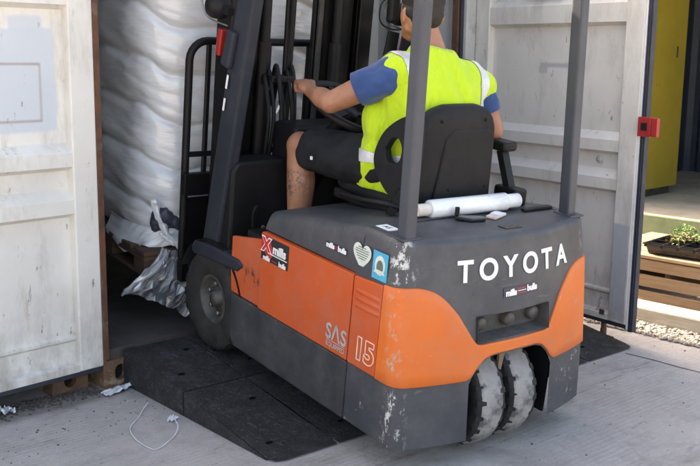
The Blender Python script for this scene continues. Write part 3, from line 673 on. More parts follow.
def rear_pt(s, z, off=0):
    """s in [-1,1] across the rear from the left corner to the right; the corners are rounded"""
    w = half_w(z); x = s*w
    def yy(x):
        e = 0; k = abs(x)-(w-RC)
        if k > 0: e = RC*(1-math.sqrt(max(0, 1-min(1, k/RC)**2)))
        return y_mid(z)+.085*(x/.492)**2+e
    y = yy(x)
    if off:
        x1, x0 = min(w, x+.002), max(-w, x-.002); t = Vector((x1-x0, yy(x1)-yy(x0))).normalized()
        return Vector((x+t.y*off, y-t.x*off, z))
    return Vector((x, y, z))
S_COL = sorted(set([round(-1+2*i/60, 4) for i in range(61)]+[round(sg*(1-(1-math.cos(t))*RC/.492), 4) for sg in (-1, 1) for t in [math.pi/2*k/10 for k in range(11)]]))
ARX = .212/.492
def arch(s):
    x = abs(s)*.492
    if x > .2125: return 0
    return piece([(0, .392), (.11, .39), (.15, .378), (.18, .352), (.205, .318), (.213, .30)], x)
cols = sorted(set(S_COL+[-ARX-.0025, -ARX, ARX, ARX+.0025, -.372, .372]))
rows = [.098, .12, .18, .25, .315, .39, .445, .535, .60, .66, .70, .735, .772]
TOPZ = .805
sh = MB(); colv = []
for s in cols:
    a0 = arch(s); cv_ = []
    for z in rows: cv_.append(rear_pt(s, max(z, a0)))
    # rolled top edge
    p = rear_pt(s, .772); q = rear_pt(s, .772, .03); nrm = (p-q).normalized(); r = TOPZ-.772
    for k in range(1, 6):
        t = math.pi/2*k/5; cv_.append(p+nrm*r*.8*(1-math.cos(t))+Vector((0, 0, r*math.sin(t))))
    cv_.append(Vector((cv_[-1].x*.93, .204, TOPZ)))
    colv.append(cv_)
nr = len(colv[0]); vs_ = [v for c in colv for v in c]; fs = []
for i in range(len(cols)-1):
    mid = (cols[i]+cols[i+1])/2
    for j in range(nr-1):
        if abs(mid) < .372 and j < len(rows)-1 and rows[j] >= .444 and rows[j+1] <= .5351: continue
        q = [i*nr+j, (i+1)*nr+j, (i+1)*nr+j+1, i*nr+j+1]
        if (vs_[q[0]]-vs_[q[3]]).length < 1e-5 and (vs_[q[1]]-vs_[q[2]]).length < 1e-5: continue
        fs.append(q)
sh.add(vs_, fs, True)
# flanks from the rear corner forward to the seam at Y .284
for sg in (-1, 1):
    cc = colv[0] if sg < 0 else colv[-1]; m = len(cc)-1
    fl = [v for v in cc[:m]]; f2 = [Vector((v.x, .284, v.z)) for v in cc[:m]]
    sh.add(fl+f2, [(k, k+1, m+k+1, m+k) for k in range(m-1)], True)
    sh.add([cc[m-1], cc[m], Vector((cc[m].x, .284, TOPZ)), Vector((cc[m-1].x, .284, TOPZ))], [(0, 1, 2, 3)], False)
cw = sh.build('counterweight', 'cw_grey', fk, fix=False)
bmx = bmesh.new(); bmx.from_mesh(cw.data); bmesh.ops.remove_doubles(bmx, verts=bmx.verts[:], dist=.0004); bmesh.ops.recalc_face_normals(bmx, faces=bmx.faces[:]); bmx.to_mesh(cw.data); bmx.free()
# towing pocket with its pin and bolts
pk = MB(); x_ = .372*.49; y_ = -.02
pk.add([(-x_, y_-.012, .443), (x_, y_-.012, .443), (x_, y_+.005, .537), (-x_, y_+.005, .537), (-x_+.012, .030, .452), (x_-.012, .030, .452), (x_-.012, .034, .528), (-x_+.012, .034, .528)], [(0, 1, 5, 4), (1, 2, 6, 5), (2, 3, 7, 6), (3, 0, 4, 7), (4, 5, 6, 7)])
pk.build('towing_pocket', 'pocket', cw)

for x in (-.135, .0, .135): MB().lathe([(0, -.0), (.02, 0), (.026, .008), (.026, .05)], (x, -.002+abs(x)*.05, .494), 'Y', 16).build('pocket_bolt', 'dark_steel', cw)
# wheel well
ww = MB(); ww.box((-.225, -.03, .099), (-.2135, .27, .36)).box((.2135, -.03, .099), (.225, .27, .36)).box((-.22, .0, .395), (.22, .27, .405)).box((-.22, .255, .1), (.22, .27, .40))
ww.build('wheel_well', 'black', fk)
# orange band around the lower rear
def o_hi(x):
    x = abs(x); return piece([(0, .437), (.17, .437), (.19, .448), (.215, .485), (.26, .552), (.30, .596), (.335, .626), (.37, .642), (.41, .650), (.5, .652)], x)
def o_lo(x):
    x = abs(x); return piece([(0, .398), (.11, .396), (.15, .384), (.18, .358), (.205, .327), (.225, .318), (.5, .317)], x)
ob = MB(); NR = 8; vs_ = []; cl = [s for s in cols if True]
for s in cl:
    x = s*.49; lo, hi = o_lo(x), o_hi(x)
    zs = [lo, lo]+[lerp(lo, hi, k/NR) for k in range(NR+1)]+[hi, hi]
    for k, z in enumerate(zs):
        o_ = 0 if k in (0, len(zs)-1) else (.0045 if k in (1, len(zs)-2) else .0075)
        if 2 <= k <= len(zs)-3: z = lerp(lo+.003, hi-.003, (k-2)/NR)
        vs_.append(rear_pt(s, z, o_))
m = NR+5
ob.add(vs_, [(i*m+j, (i+1)*m+j, (i+1)*m+j+1, i*m+j+1) for i in range(len(cl)-1) for j in range(m-1)], True)
for sg, e in ((-1, 0), (1, len(cl)-1)):
    cc = [vs_[e*m+j] for j in range(m)]; c2 = [Vector((v.x, .128, v.z)) for v in cc]
    ob.add(cc+c2, [(k, k+1, m+k+1, m+k) for k in range(m-1)], True)
ob.build('rear_panel', 'orange', fk)

# side panels, both flanks
def side_plate(name, poly, thick, mat, sg, x=W2, bev=.004):
    """poly in (Y, Z); the plate's outer face lies at |X| = x"""
    mb = MB()
    if sg < 0: mb.prism(poly, thick, (-x, 0, 0), (0, 1, 0), (0, 0, 1))
    else: mb.prism(poly, -thick, (x, 0, 0), (0, 1, 0), (0, 0, 1))
    return bevel_mod(mb.build(name, mat, fk), bev)
def hood_z(y): return piece([(0, TOPZ), (.30, TOPZ-.003), (.84, .716), (1, .70)], y)
for sg in (-1, 1):
    side_plate('vent_panel', [(.131, .320), (.281, .320), (.281, .638), (.131, .647)], .03, 'orange_shaded_side', sg, .4995)
    d = side_plate('battery_panel', [(.288, .320), (.858, .320), (.858, .634), (.288, .638)], .03, 'orange_shaded_side', sg, .4985)
    side_plate('skirt_panel', [(.288, .098), (1.03, .098), (1.055, .14), (1.06, .317), (.288, .317)], .03, 'skirt', sg, .4965, .006)
    side_plate('step_panel', [(.864, .320), (1.072, .320), (1.085, .40), (1.085, .552), (.864, .598)], .02, 'orange_shaded_step', sg, .488)
    for z in (.592, .566, .540):
        xx = .4995
        mb = MB(); ys = [.262, .25, .135+.012, .135]
        for k in range(1):
            vs2 = []
            for y, h in ((.266, 0), (.254, .006), (.146, .006), (.134, 0)):
                for dz, hh in ((-.010, 0), (-.003, 1), (.003, 1), (.010, 0)): vs2.append((sg*(xx-.001+h*hh), y, z+dz))
            mb.add(vs2, [(i*4+j, (i+1)*4+j, (i+1)*4+j+1, i*4+j+1) for i in range(3) for j in range(3)], True)
        mb.build('louvre', 'orange_shaded_side', fk)
# grey hood: the shoulders and the top ahead of the seam
hd = MB(); NS = 14
def hood_sec(y):
    z = hood_z(y); w = .4815; r = .040; out = [(-w, .642), (-w, z-r)]
    for k in range(1, 7): t = math.pi/2*k/6; out.append((-w+r*(1-math.cos(t)), z-r+r*math.sin(t)))
    return out+[(-.2, z+.004), (0, z+.006), (.2, z+.004)]+[(-x, zz) for x, zz in out[::-1]]
ysec = [.270, .30, .45, .6, .72, .80, .84, .858]
vs_ = []
for i, y in enumerate(ysec):
    for x, z in hood_sec(y): vs_.append(Vector((x, y, z-(.03 if i == len(ysec)-1 and z > .66 else 0)*1.0)))
q = len(hood_sec(.5)); hd.add(vs_, [(i*q+j, (i+1)*q+j, (i+1)*q+j+1, i*q+j+1) for i in range(len(ysec)-1) for j in range(q-1)], True)
hd.add([Vector((x, .858, z-(.03 if z > .66 else 0))) for x, z in hood_sec(.858)], [list(range(q))])
hd.build('hood', 'cw_grey', fk)
hc = MB(); hc.box((-.43, .206, .70), (.43, .287, TOPZ-.0015)); hc.build('hood_seam_strip', 'cw_grey', fk)
MB().box((-.47, .15, .13), (.47, 1.0, .60)).build('light_block_box', 'black', fk)  # unseen black box added inside the body to stop light leaking through
# small things moulded into the top
MB().box((.0, .075, TOPZ-.001), (.085, .115, TOPZ+.004), .002).build('hood_latch', 'decal_black', fk)
MB().box((.26, .222, TOPZ), (.42, .245, TOPZ+.012), .004).build('hood_stop', 'black', fk)

# footwell, cowl, fenders
MB().box((-.47, .86, .40), (.47, 1.30, .42)).build('floor_plate', 'black', fk)
cwl = MB(); cwl.prism([(-.462, .43), (.462, .43), (.462, .80), (.30, .80), (-.17, .785), (-.205, .838), (-.44, .836), (-.462, .80)], .14, (0, 1.29, 0), (1, 0, 0), (0, 0, 1)); bevel_mod(cwl.build('cowl', 'black', fk), .012)
for sg in (-1, 1):
    fe = MB(); fe.prism([(.985, .452), (1.03, .415), (1.38, .392), (1.405, .41), (1.38, .455), (1.2, .470), (1.02, .470)], .2, (sg*.497 if sg < 0 else .297, 0, 0), (0, 1, 0), (0, 0, 1))
    bevel_mod(fe.build('fender', 'guard_dark', fk), .012)
    ar = MB(); ar.lathe([(.262, -.09), (.262, .09), (.250, .09), (.250, -.09), (.262, -.09)], (sg*.40, 1.241, .225), 'X', 20, R(20), R(168)); ar.build('wheel_arch', 'black', fk)

# ------------------------------------------------------------------ wheels
def wheel(c, r, w, rr, side, treadm, lugs, name, band=False, steer=0, parent=fk):
    """tyre with real lugs, pressed rim, hub and nuts; side = outward X"""
    e = bpy.data.objects.new(name, None); COL.objects.link(e); e.parent = parent
    e.matrix_local = Matrix.Translation(c) @ Matrix.Rotation(steer, 4, 'Z')
    h = w/2; prof = [(rr, -h*.78), (rr+.012, -h*.9), (lerp(rr, r, .55), -h), (r-.022, -h*.97), (r-.010, -h*.86), (r-.006, -h*.6), (r-.006, h*.6), (r-.010, h*.86), (r-.022, h*.97), (lerp(rr, r, .55), h), (rr+.012, h*.9), (rr, h*.78)]
    ty = MB().lathe(prof, (0, 0, 0), 'X', 44).build('tyre', 'tyre', e)
    da = 2*math.pi/lugs; FQ = [(0, 1, 5, 4), (1, 2, 6, 5), (2, 3, 7, 6), (3, 0, 4, 7), (4, 5, 6, 7)]
    for k in range(lugs):
        a_ = 2*math.pi*k/lugs
        for sg in (-1, 1):
            P_ = lambda x, t, rr_: (sg*x, rr_*math.cos(t), rr_*math.sin(t))
            if band:
                ph = .45 if sg > 0 else 0; t0, t1 = a_+da*(.12+ph), a_+da*(.62+ph); xi, xo = random.uniform(.46, .66)*h, .985*h; wd = da*random.uniform(.05, .14); t0 += da*random.uniform(-.06, .06); t1 += da*random.uniform(-.06, .06)
                q8 = [P_(xo, t0, r-.034), P_(xo, t1, r-.034), P_(xi, t1-wd, r-.012), P_(xi, t0+wd, r-.012), P_(xo, t0+.02, r-.013), P_(xo, t1-.02, r-.013), P_(xi, t1-wd-.02, r+.0005), P_(xi, t0+wd+.02, r+.0005)]
            else:
                sk = da*.22; ph = .5 if sg > 0 else 0; t0, t1 = a_+da*(.1+ph), a_+da*(.62+ph); xi, xo = .12*h, .98*h
                q8 = [P_(xi, t0, r-.012), P_(xi, t1, r-.012), P_(xo, t1+sk, r-.012), P_(xo, t0+sk, r-.012), P_(xi, t0+.02, r), P_(xi, t1-.02, r), P_(xo*.97, t1+sk-.02, r-.008), P_(xo*.97, t0+sk+.02, r-.008)]
            MB().add(q8, FQ).build('tread_lug', 'tyre', ty)
    if band: MB().lathe([(r-.008, -h*.72), (r-.003, -h*.60), (r, -h*.5), (r+.0012, 0), (r, h*.5), (r-.003, h*.60), (r-.008, h*.72)], (0, 0, 0), 'X', 60).build('tread_band', 'tread', ty)
    s = side
    rim = MB().lathe([(rr+.004, s*h*.80), (rr-.002, s*h*.84), (rr-.014, s*h*.80), (rr-.02, s*h*.45), (rr*.62, s*h*.30), (rr*.55, s*h*.42), (rr*.32, s*h*.45), (rr*.30, s*h*.75), (0, s*h*.78)], (0, 0, 0), 'X', 36).build('rim', 'dark_steel', e)
    for k in range(6):
        a_ = 2*math.pi*k/6+.3; MB().lathe([(.0, s*h*.62), (.009, s*h*.62), (.011, s*h*.58), (.011, s*h*.36)], (0, rr*.62*math.cos(a_), rr*.62*math.sin(a_)), 'X', 6, smooth=False).build('wheel_nut', 'steel', rim)
    return e
for sg in (-1, 1): wheel((sg*.405, 1.241, .225), .225, .17, .104, sg, 'tyre', 20, 'front_wheel')
for x in (-.082, .082): wheel((x, .115, .188), .190, .13, .09, -1, 'tread', 20, 'rear_wheel', True, R(-7))
MB().box((-.035, .06, .20), (.035, .17, .42)).build('steer_axle', 'dark_steel', fk)
MB().prism([(-.022, .31), (-.006, .30), (.006, .39), (-.026, .39)], .01, (-.004, .012, 0), (1, 0, 0), (0, 0, 1)).build('splash_tab', 'dirty_strap', fk)

# ------------------------------------------------------------------ overhead guard
for sg in (-1, 1):
    p = MB(); xo = sg*.42
    yb_, yt_ = (.128, .176) if sg < 0 else (.150, .236)
    p.bar((xo, yb_, TOPZ-.01), (xo*.99, yt_, 1.66), .043, .050, (0, 1, 0), .008)
    p.build('rear_pillar', 'guard', fk)
    MB().bar((xo*.99, yt_, 1.655), (xo*.95, .34, 2.02), .043, .050, (0, 1, 0), .008).build('pillar_top', 'guard', fk)
    MB().box((xo-.04, .10, TOPZ-.003), (xo+.04, .185, TOPZ+.004), .002).build('pillar_foot', 'guard', fk)
    q = MB(); q.bar((sg*.455, 1.285, .42), (sg*.44, 1.12, 1.52), .05, .115, (0, 1, 0), .01); q.build('front_pillar', 'guard_dark', fk)
    MB().bar((sg*.44, 1.12, 1.515), (sg*.43, 1.02, 2.02), .05, .11, (0, 1, 0), .01).build('pillar_top', 'guard_dark', fk)
    MB().bar((sg*.43, .30, 2.02), (sg*.43, 1.06, 2.04), .05, .06, (0, 0, 1), .01).build('roof_rail', 'guard', fk)
for k in range(7): y = .36+k*.105; MB().bar((-.42, y, 2.03+.02*(y-.3)), (.42, y, 2.03+.02*(y-.3)), .022, .04, (0, 0, 1), .004).build('roof_bar', 'guard_dark', fk)
# work lamps and marker lamps on the front pillars
for sg in (-1, 1):
    x = sg*.48; lm = bpy.data.objects.new('work_lamp', None); COL.objects.link(lm); lm.parent = fk
    MB().lathe([(0, -.045), (.03, -.042), (.05, -.01), (.052, .03), (.047, .032), (.0, .03)], (x, 1.285, 1.445), 'Y', 20).build('housing', 'black', lm)
    MB().lathe([(0, .034), (.045, .032)], (x, 1.286, 1.445), 'Y', 20).build('lens', 'glass_lamp', lm)
    gp = smooth_path([(x-.035, 1.25, 1.52), (x-.04, 1.345, 1.50), (x-.035, 1.365, 1.445), (x-.02, 1.33, 1.395), (x+.02*0, 1.22, 1.375)], 5); MB().tube(gp, .004, 6).build('wire_guard', 'steel', lm)
    MB().bar((x, 1.20, 1.43), (x, 1.26, 1.44), .03, .03).build('bracket', 'black', lm)
    bevel_mod(MB().bar((sg*.482, 1.262, 1.255), (sg*.482, 1.246, 1.36), .035, .03, (0, 1, 0)).build('marker_lamp', 'red_plastic', fk), .005)
    bevel_mod(MB().bar((sg*.482, 1.21, 1.215), (sg*.478, 1.18, 1.36), .03, .06, (0, 1, 0)).build('marker_housing', 'guard_dark', fk), .01)
# white caution strip on the left front pillar
for z0, z1 in ((1.04, 1.09), (1.13, 1.185)):
    f_ = lambda z: 1.285-.15*(z-.42); MB().bar((-.4795, f_(z0)+.03, z0), (-.4785, f_(z1)+.03, z1), .002, .012, (0, 1, 0)).build('pillar_sticker', 'white', fk)
# mirror and black plate by the right front pillar
mr = bpy.data.objects.new('mirror', None); COL.objects.link(mr); mr.parent = fk
bevel_mod(MB().box((.335, 1.20, 1.41), (.395, 1.235, 1.53)).build('mirror_housing', 'black', mr), .015)
MB().tube(smooth_path([(.43, 1.15, 1.52), (.38, 1.21, 1.53), (.31, 1.23, 1.50), (.305, 1.23, 1.42), (.36, 1.22, 1.385), (.42, 1.18, 1.39)], 5), .004, 6).build('mirror_stay', 'black', mr)
bevel_mod(MB().prism([(0, 0), (.075, .0), (.09, .155), (.03, .165)], .012, (.31, 1.21, 1.215), (1, 0, 0), (0, 0, 1)).build('sign_plate', 'black', fk), .003)

# ------------------------------------------------------------------ mast, carriage, forks
def channel(x, y, z0, z1, w, d, t, sg):
    m_ = MB(); m_.prism([(0, 0), (w*sg, 0), (w*sg, t), (t*sg, t), (t*sg, d-t), (w*sg, d-t), (w*sg, d), (0, d)] if sg > 0 else [(0, 0), (0, d), (w*sg, d), (w*sg, d-t), (t*sg, d-t), (t*sg, t), (w*sg, t), (w*sg, 0)], z1-z0, (x, y, z0), (1, 0, 0), (0, 1, 0)); return m_
mo = bpy.data.objects.new('mast', None); COL.objects.link(mo); mo.parent = fk
for sg in (-1, 1):
    bevel_mod(channel(sg*.375, 1.365, .09, 2.0, .075, .115, .018, -sg).build('outer_rail', 'mast', mo), .003, 1)
    bevel_mod(channel(sg*.285, 1.40, .12, 2.06, .06, .115, .016, -sg).build('inner_rail', 'mast', mo), .003, 1)
    MB().tube([(sg*.19, 1.385, .15), (sg*.19, 1.385, 1.30)], .030, 16).tube([(sg*.19, 1.385, 1.30), (sg*.19, 1.385, 2.0)], .021, 16).build('lift_cylinder', 'black', mo)
    MB().box((sg*.145-.012, 1.45, .5), (sg*.145+.012, 1.462, 2.0)).build('lift_chain', 'dark_steel', mo)
MB().box((-.30, 1.372, .16), (.30, 1.392, .34)).build('cross_member', 'mast', mo)
for sg in (-1, 1): bevel_mod(MB().box((min(sg*.125, sg*.29), 1.47, .14), (max(sg*.125, sg*.29), 1.50, 2.05)).build('inner_plate', 'mast', mo), .004, 1)
MB().box((-.36, 1.350, 1.93), (.36, 1.365, 2.02)).build('cross_member', 'mast', mo)
MB().tube([(-.035, 1.42, .3), (-.035, 1.42, 2.0)], .016, 12).build('hose_guide', 'black', mo)
for x in (-.06, -.045): MB().tube(smooth_path([(x, 1.43, 2.0), (x, 1.42, 1.3), (x-.01, 1.40, .9), (x, 1.42, .5)], 6), .009, 8).build('hose', 'black', mo)
ca = bpy.data.objects.new('carriage', None); COL.objects.link(ca); ca.parent = fk
bevel_mod(MB().box((-.46, 1.545, .60), (.46, 1.585, .70)).build('upper_plate', 'mast', ca), .005)
bevel_mod(MB().box((-.46, 1.545, .20), (.46, 1.585, .30)).build('lower_plate', 'mast', ca), .005)
for x in (-.27, -.13, .13, .27): MB().box((x-.03, 1.51, .22), (x+.03, 1.544, .69)).build('upright', 'mast', ca)
for sg in (-1, 1):
    bevel_mod(MB().prism([(1.588, .16), (2.50, .16), (2.50, .172), (1.64, .198), (1.628, .72), (1.588, .72)], .10, (sg*.24-.05, 0, 0), (0, 1, 0), (0, 0, 1)).build('fork', 'mast', ca), .004)
bk = bpy.data.objects.new('load_backrest', None); COL.objects.link(bk); bk.parent = fk
pth = [(-.43, 1.60, .30), (-.43, 1.60, 1.19)]+[(-.43+.085*(1-math.cos(t)), 1.60, 1.19+.085*math.sin(t)) for t in [math.pi/2*k/6 for k in range(1, 7)]]
pth += [(-x, y, z) for x, y, z in pth[::-1]]
MB().tube(pth, .0175, 10).build('frame', 'black', bk)
for x in (-.335, -.2, .2, .335): bevel_mod(MB().box((x-.010, 1.592, .69), (x+.010, 1.612, 1.268)).build('bar', 'black', bk), .003, 1)
bevel_mod(MB().box((-.425, 1.590, .765), (.425, 1.6, .79)).build('cross_bar', 'black', bk), .003, 1)
bevel_mod(MB().box((-.445, 1.588, .28), (.445, 1.605, .58)).build('lower_guard', 'mast', bk), .004, 1)

# ------------------------------------------------------------------ steering, levers, hoses at the dash
sw = bpy.data.objects.new('steering_wheel', None); COL.objects.link(sw); sw.parent = fk
sw.matrix_local = Matrix.Translation((-.048, .945, 1.085)) @ Matrix.Rotation(R(24), 4, 'X') @ Matrix.Rotation(R(8), 4, 'Y')
MB().tube([(.175*math.cos(t), .175*math.sin(t), 0) for t in [2*math.pi*k/40 for k in range(40)]], .018, 10, True).build('rim', 'black', sw)
MB().lathe([(0, .012), (.03, .012), (.045, 0), (.045, -.03), (.0, -.035)], (0, 0, -.01), 'Z', 20).build('hub', 'black', sw)
for t in (90, 210, 330): MB().bar((.03*math.cos(R(t)), .03*math.sin(R(t)), -.012), (.168*math.cos(R(t)), .168*math.sin(R(t)), 0), .03, .01).build('spoke', 'black', sw)
MB().tube([(.11, .11, .01), (.11, .11, .05)], [.02, .022], 12).build('spinner_knob', 'black', sw)
MB().tube([(-.048, .965, 1.06), (-.05, 1.08, .88), (-.055, 1.22, .70)], [.04, .055, .06], 14).build('steering_column', 'black', fk)
bevel_mod(MB().box((-.20, 1.10, .78), (.14, 1.28, .985)).build('dash', 'black', fk), .025, 3)
bevel_mod(MB().box((.14, 1.05, .79), (.44, 1.28, .93)).build('dash_side', 'black', fk), .02, 3)
for i in range(6):
    x = -.23+i*.028; y0 = 1.30+.012*(i % 2)
    MB().tube(smooth_path([(x, y0-.02, .80), (x+random.uniform(-.01, .01), y0-.04, .98), (x+.005, y0-.01, 1.08+.03*(i % 3)), (x+.02, y0+.05, 1.16+.02*(i % 3)), (x+.035, y0+.1, 1.02)], 6), .0095, 8).build('hydraulic_hose', 'black', fk)
bevel_mod(MB().box((-.20, 1.30, 1.135), (-.08, 1.36, 1.165)).build('hose_clamp', 'mast', fk), .006)
MB().tube(smooth_path([(-.19, 1.28, 1.0), (-.175, 1.27, 1.04), (-.16, 1.29, 1.05)], 4), .007, 8).build('hose_clip', 'plastic_white', fk)
MB().tube([(-.40, 1.10, .42), (-.385, 1.02, .60)], .007, 8).build('brake_lever', 'steel', fk)
MB().tube(smooth_path([(-.43, 1.06, .42), (-.42, 1.04, .55), (-.45, 1.0, .66), (-.45, .98, .70)], 5), .006, 8).build('grab_rod', 'black', fk)
for i in range(4): MB().tube([(.22+.045*i, 1.10, .92), (.22+.045*i, 1.05, 1.04)], [.006, .006], 8).tube([(.22+.045*i, 1.05, 1.04), (.22+.045*i, 1.04, 1.075)], [.013, .011], 10).build('hydraulic_lever', 'black', fk)
MB().tube(smooth_path([(.40, 1.12, .42), (.405, 1.115, 1.0), (.40, 1.10, 1.4)], 6), .012, 8).build('conduit', 'black', fk)

# ------------------------------------------------------------------ seat
st = bpy.data.objects.new('seat', None); COL.objects.link(st); st.parent = fk
bevel_mod(MB().box((-.17, .40, .745), (.25, .86, .79)).build('seat_base', 'black', st), .012)
organic('cushion', [('loft', [((.035, .655, .785), .20, .215), ((.035, .655, .80), .225, .24), ((.035, .655, .832), .225, .24), ((.035, .655, .845), .19, .21)], 4)], .012, 'seat', st, 5)
BK = [((.035, .435, .80), .20, .05), ((.035, .432, .92), .212, .055), ((.035, .428, 1.04), .208, .052), ((.035, .420, 1.10), .200, .048), ((.035, .416, 1.145), .178, .042), ((.035, .413, 1.175), .14, .032), ((.035, .412, 1.192), .085, .018)]
organic('backrest', [('loft', BK, 3)], .009, 'seat', st, 6)
bp = MB(); bp.prism([(-.085, .805), (.215, .805), (.205, 1.07), (.17, 1.108), (-.015, 1.108), (-.05, 1.07)], .022, (0, .392, 0), (1, 0, 0), (0, 0, 1)); bevel_mod(bp.build('back_shell', 'seat', st), .018, 4)
for x, z in ((-.01, .88), (.18, .88), (-.075, 1.135), (.15, 1.135)): MB().lathe([(0, -.002), (.004, -.002), (.006, 0), (.006, .012)], (x, .368 if z < 1 else .372, z), 'Y', 10).build('shell_screw', 'black', st)
def wing(x0, x1):
    out_ = smooth_path([(.345, 1.155), (.418, 1.150), (.50, 1.10), (.545, 1.045), (.568, .98), (.553, .925), (.52, .89), (.467, .852), (.397, .832), (.35, .84), (.335, .95), (.335, 1.08), (.345, 1.155)], 4)
    out_ = [Vector((p[0], p[1])) for p in [(v.x, v.y) for v in [Vector((a_[0], a_[1], 0)) for a_ in out_]]][:-1]
    hol = smooth_path([(.508, 1.015, 0), (.482, 1.055, 0), (.444, 1.068, 0), (.418, 1.035, 0), (.425, .99, 0), (.454, .972, 0), (.492, .975, 0), (.508, 1.015, 0)], 3)[:-1]
    bm = bmesh.new(); ed = []; loops = []
    for pts_ in (out_, [(p.x, p.y) for p in hol]):
        vv = [bm.verts.new((x0, p[0], p[1])) for p in pts_]; loops.append(vv)
        for k in range(len(vv)): ed.append(bm.edges.new((vv[k], vv[(k+1) % len(vv)])))
    bmesh.ops.triangle_fill(bm, use_beauty=True, edges=ed); r_ = bmesh.ops.extrude_face_region(bm, geom=bm.faces[:])
    for v in [g_ for g_ in r_['geom'] if isinstance(g_, bmesh.types.BMVert)]: v.co.x = x1
    bm.verts.index_update(); mb = MB(); mb.add([v.co.copy() for v in bm.verts], [[v.index for v in f.verts] for f in bm.faces]); bm.free()
    return bevel_mod(mb.build('hip_restraint', 'seat', st), .010, 3)
wing(-.222, -.190)
ar = bpy.data.objects.new('armrest', None); COL.objects.link(ar); ar.parent = fk
bevel_mod(MB().box((.28, .385, 1.0), (.36, .66, 1.04)).build('pad', 'black', ar), .014, 3)
MB().bar((.32, .43, 1.0), (.32, .34, .80), .035, .03).build('strut', 'black', ar)
bevel_mod(MB().box((.285, .30, .80), (.355, .42, .87)).build('pivot', 'black', ar), .012)
MB().tube(smooth_path([(-.15, .36, .80), (-.25, .42, .83), (-.28, .55, .82), (-.24, .72, .80)], 5), .010, 8).build('seat_belt_cable', 'black', fk)
MB().bar((-.245, .42, .79), (-.215, .40, .885), .02, .03).build('belt_buckle', 'black', fk)

# ------------------------------------------------------------------ lettering and stickers
xs = [-.262+.525*i/5 for i in range(6)]; zt = .690
for x, chx in zip([-.230, -.130, -.027, .077, .174, .272], 'TOYOTA'):
    p = rear_pt(x/half_w(zt), zt, .0022); p2 = rear_pt((x+.01)/half_w(zt), zt, .0022); p3 = rear_pt(x/half_w(zt), zt+.02, .0022)
    put_text('lettering', chx, .104, p, p2-p, p3-p, 'white', cw, bold=.0028, extrude=.001, sx=1.02)
    
def rear_sticker(x0, x1, z0, z1, mat, off=.002):
    mb = MB(); mb.grid(lambda u, v: rear_pt(lerp(x0, x1, u)/.488, lerp(z0, z1, v), off), 10, 2); return mb.build('sticker', mat, cw)
rear_sticker(-.062, .118, .585, .620, 'decal_navy')
def rear_text(body, x, z, size, mat, off=.0036, **kw):
    p = rear_pt(x/.488, z, off); p2 = rear_pt((x+.01)/.488, z, off); p3 = rear_pt(x/.488, z+.02, off); return put_text('lettering', body, size, p, p2-p, p3-p, mat, cw, extrude=.0003, **kw)
rear_text('mills', -.026, .601, .030, 'white', bold=.0016); rear_text('bulls', .083, .606, .030, 'white', bold=.0016)
for z in (.596, .604, .612): rear_sticker(.006, .052, z-.002, z+.001, 'decal_red' if z != .604 else 'decal_pale', .0034)
XL = -.4825
def sidetext(body, y, z, size, mat, x=XL, tilt=0, **kw): return put_text('lettering', body, size, (x, y, z), (0, -math.cos(tilt), math.sin(tilt)), (0, math.sin(tilt), math.cos(tilt)), mat, fk, extrude=.0003, **kw)
def side_poly(poly, mat, x=XL, th=.0012, name='sticker'):
    return MB().prism([(y, z) for y, z in poly], th, (x-.0, 0, 0), (0, 1, 0), (0, 0, 1)).build(name, mat, fk) if False else MB().prism([(y, z) for y, z in poly], -th, (x, 0, 0), (0, 1, 0), (0, 0, 1)).build(name, mat, fk)
SX = -.4990
# red and black maker's sticker on the battery panel
side_poly([(.852, .625), (.672, .625), (.672, .530), (.852, .530)], 'decal_black', SX-.0004)
side_poly([(.853, .630), (.800, .630), (.770, .565), (.790, .540), (.853, .575)], 'decal_red', SX-.0016, .0003)
sidetext('X', .818, .590, .074, 'white', SX-.0024, bold=.006); sidetext('X', .818, .590, .070, 'decal_red', SX-.0034, bold=.0028)
sidetext('mills', .730, .586, .048, 'white', SX-.0024, bold=.002); side_poly([(.785, .561), (.677, .561), (.677, .565), (.785, .565)], 'white', SX-.0020, .0003)
sidetext('mills', .812, .540, .026, 'white', SX-.0032, bold=.0012); sidetext('bulls', .705, .540, .026, 'white', SX-.0032, bold=.0012)
side_poly([(.775, .538), (.742, .538), (.742, .541), (.775, .541)], 'decal_red', SX-.002, .0003)
# thin strip sticker, heart and blue emblem on the grey shoulder
side_poly([(.472, .706), (.352, .706), (.352, .683), (.472, .683)], 'decal_navy', XL-.0004)
sidetext('mills', .446, .695, .026, 'white', XL-.0022, bold=.0012); sidetext('bulls', .378, .695, .026, 'white', XL-.0022, bold=.0012)
for z in (.690, .697): side_poly([(.424, z), (.402, z), (.402, z+.003), (.424, z+.003)], 'decal_red', XL-.0018, .0003)
ht = [(.265+.0030*16*math.sin(t)**3*1.0, .712+.0030*(13*math.cos(t)-5*math.cos(2*t)-2*math.cos(3*t)-math.cos(4*t))*1.12) for t in [2*math.pi*k/40 for k in range(40)]]
XH = -.4868
side_poly(ht, 'decal_pale', XH-.0004)
for k, (w_, z) in enumerate(((.022, .738), (.034, .730), (.036, .722), (.032, .714), (.026, .706), (.018, .698))): side_poly([(.265+w_, z), (.265-w_, z), (.265-w_, z+.003), (.265+w_, z+.003)], 'decal_dark', XH-.0018, .0003)
XB = -.4875
side_poly([(.203, .752), (.128, .752), (.128, .656), (.203, .656)], 'decal_blue', XB-.002)
side_poly([(.1655+.026*math.cos(t), .706+.034*math.sin(t)) for t in [2*math.pi*k/28 for k in range(28)]], 'decal_pale', XB-.0034, .0003)
side_poly([(.1655+.017*math.cos(t), .700+.024*math.sin(t)) for t in [2*math.pi*k/24 for k in range(24)]], 'decal_dark', XB-.0038, .0003)
side_poly([(.1655+.02, .69), (.1655-.02, .69), (.1655-.03, .678), (.1655+.03, .678)], 'decal_pale', XB-.0042, .0003)
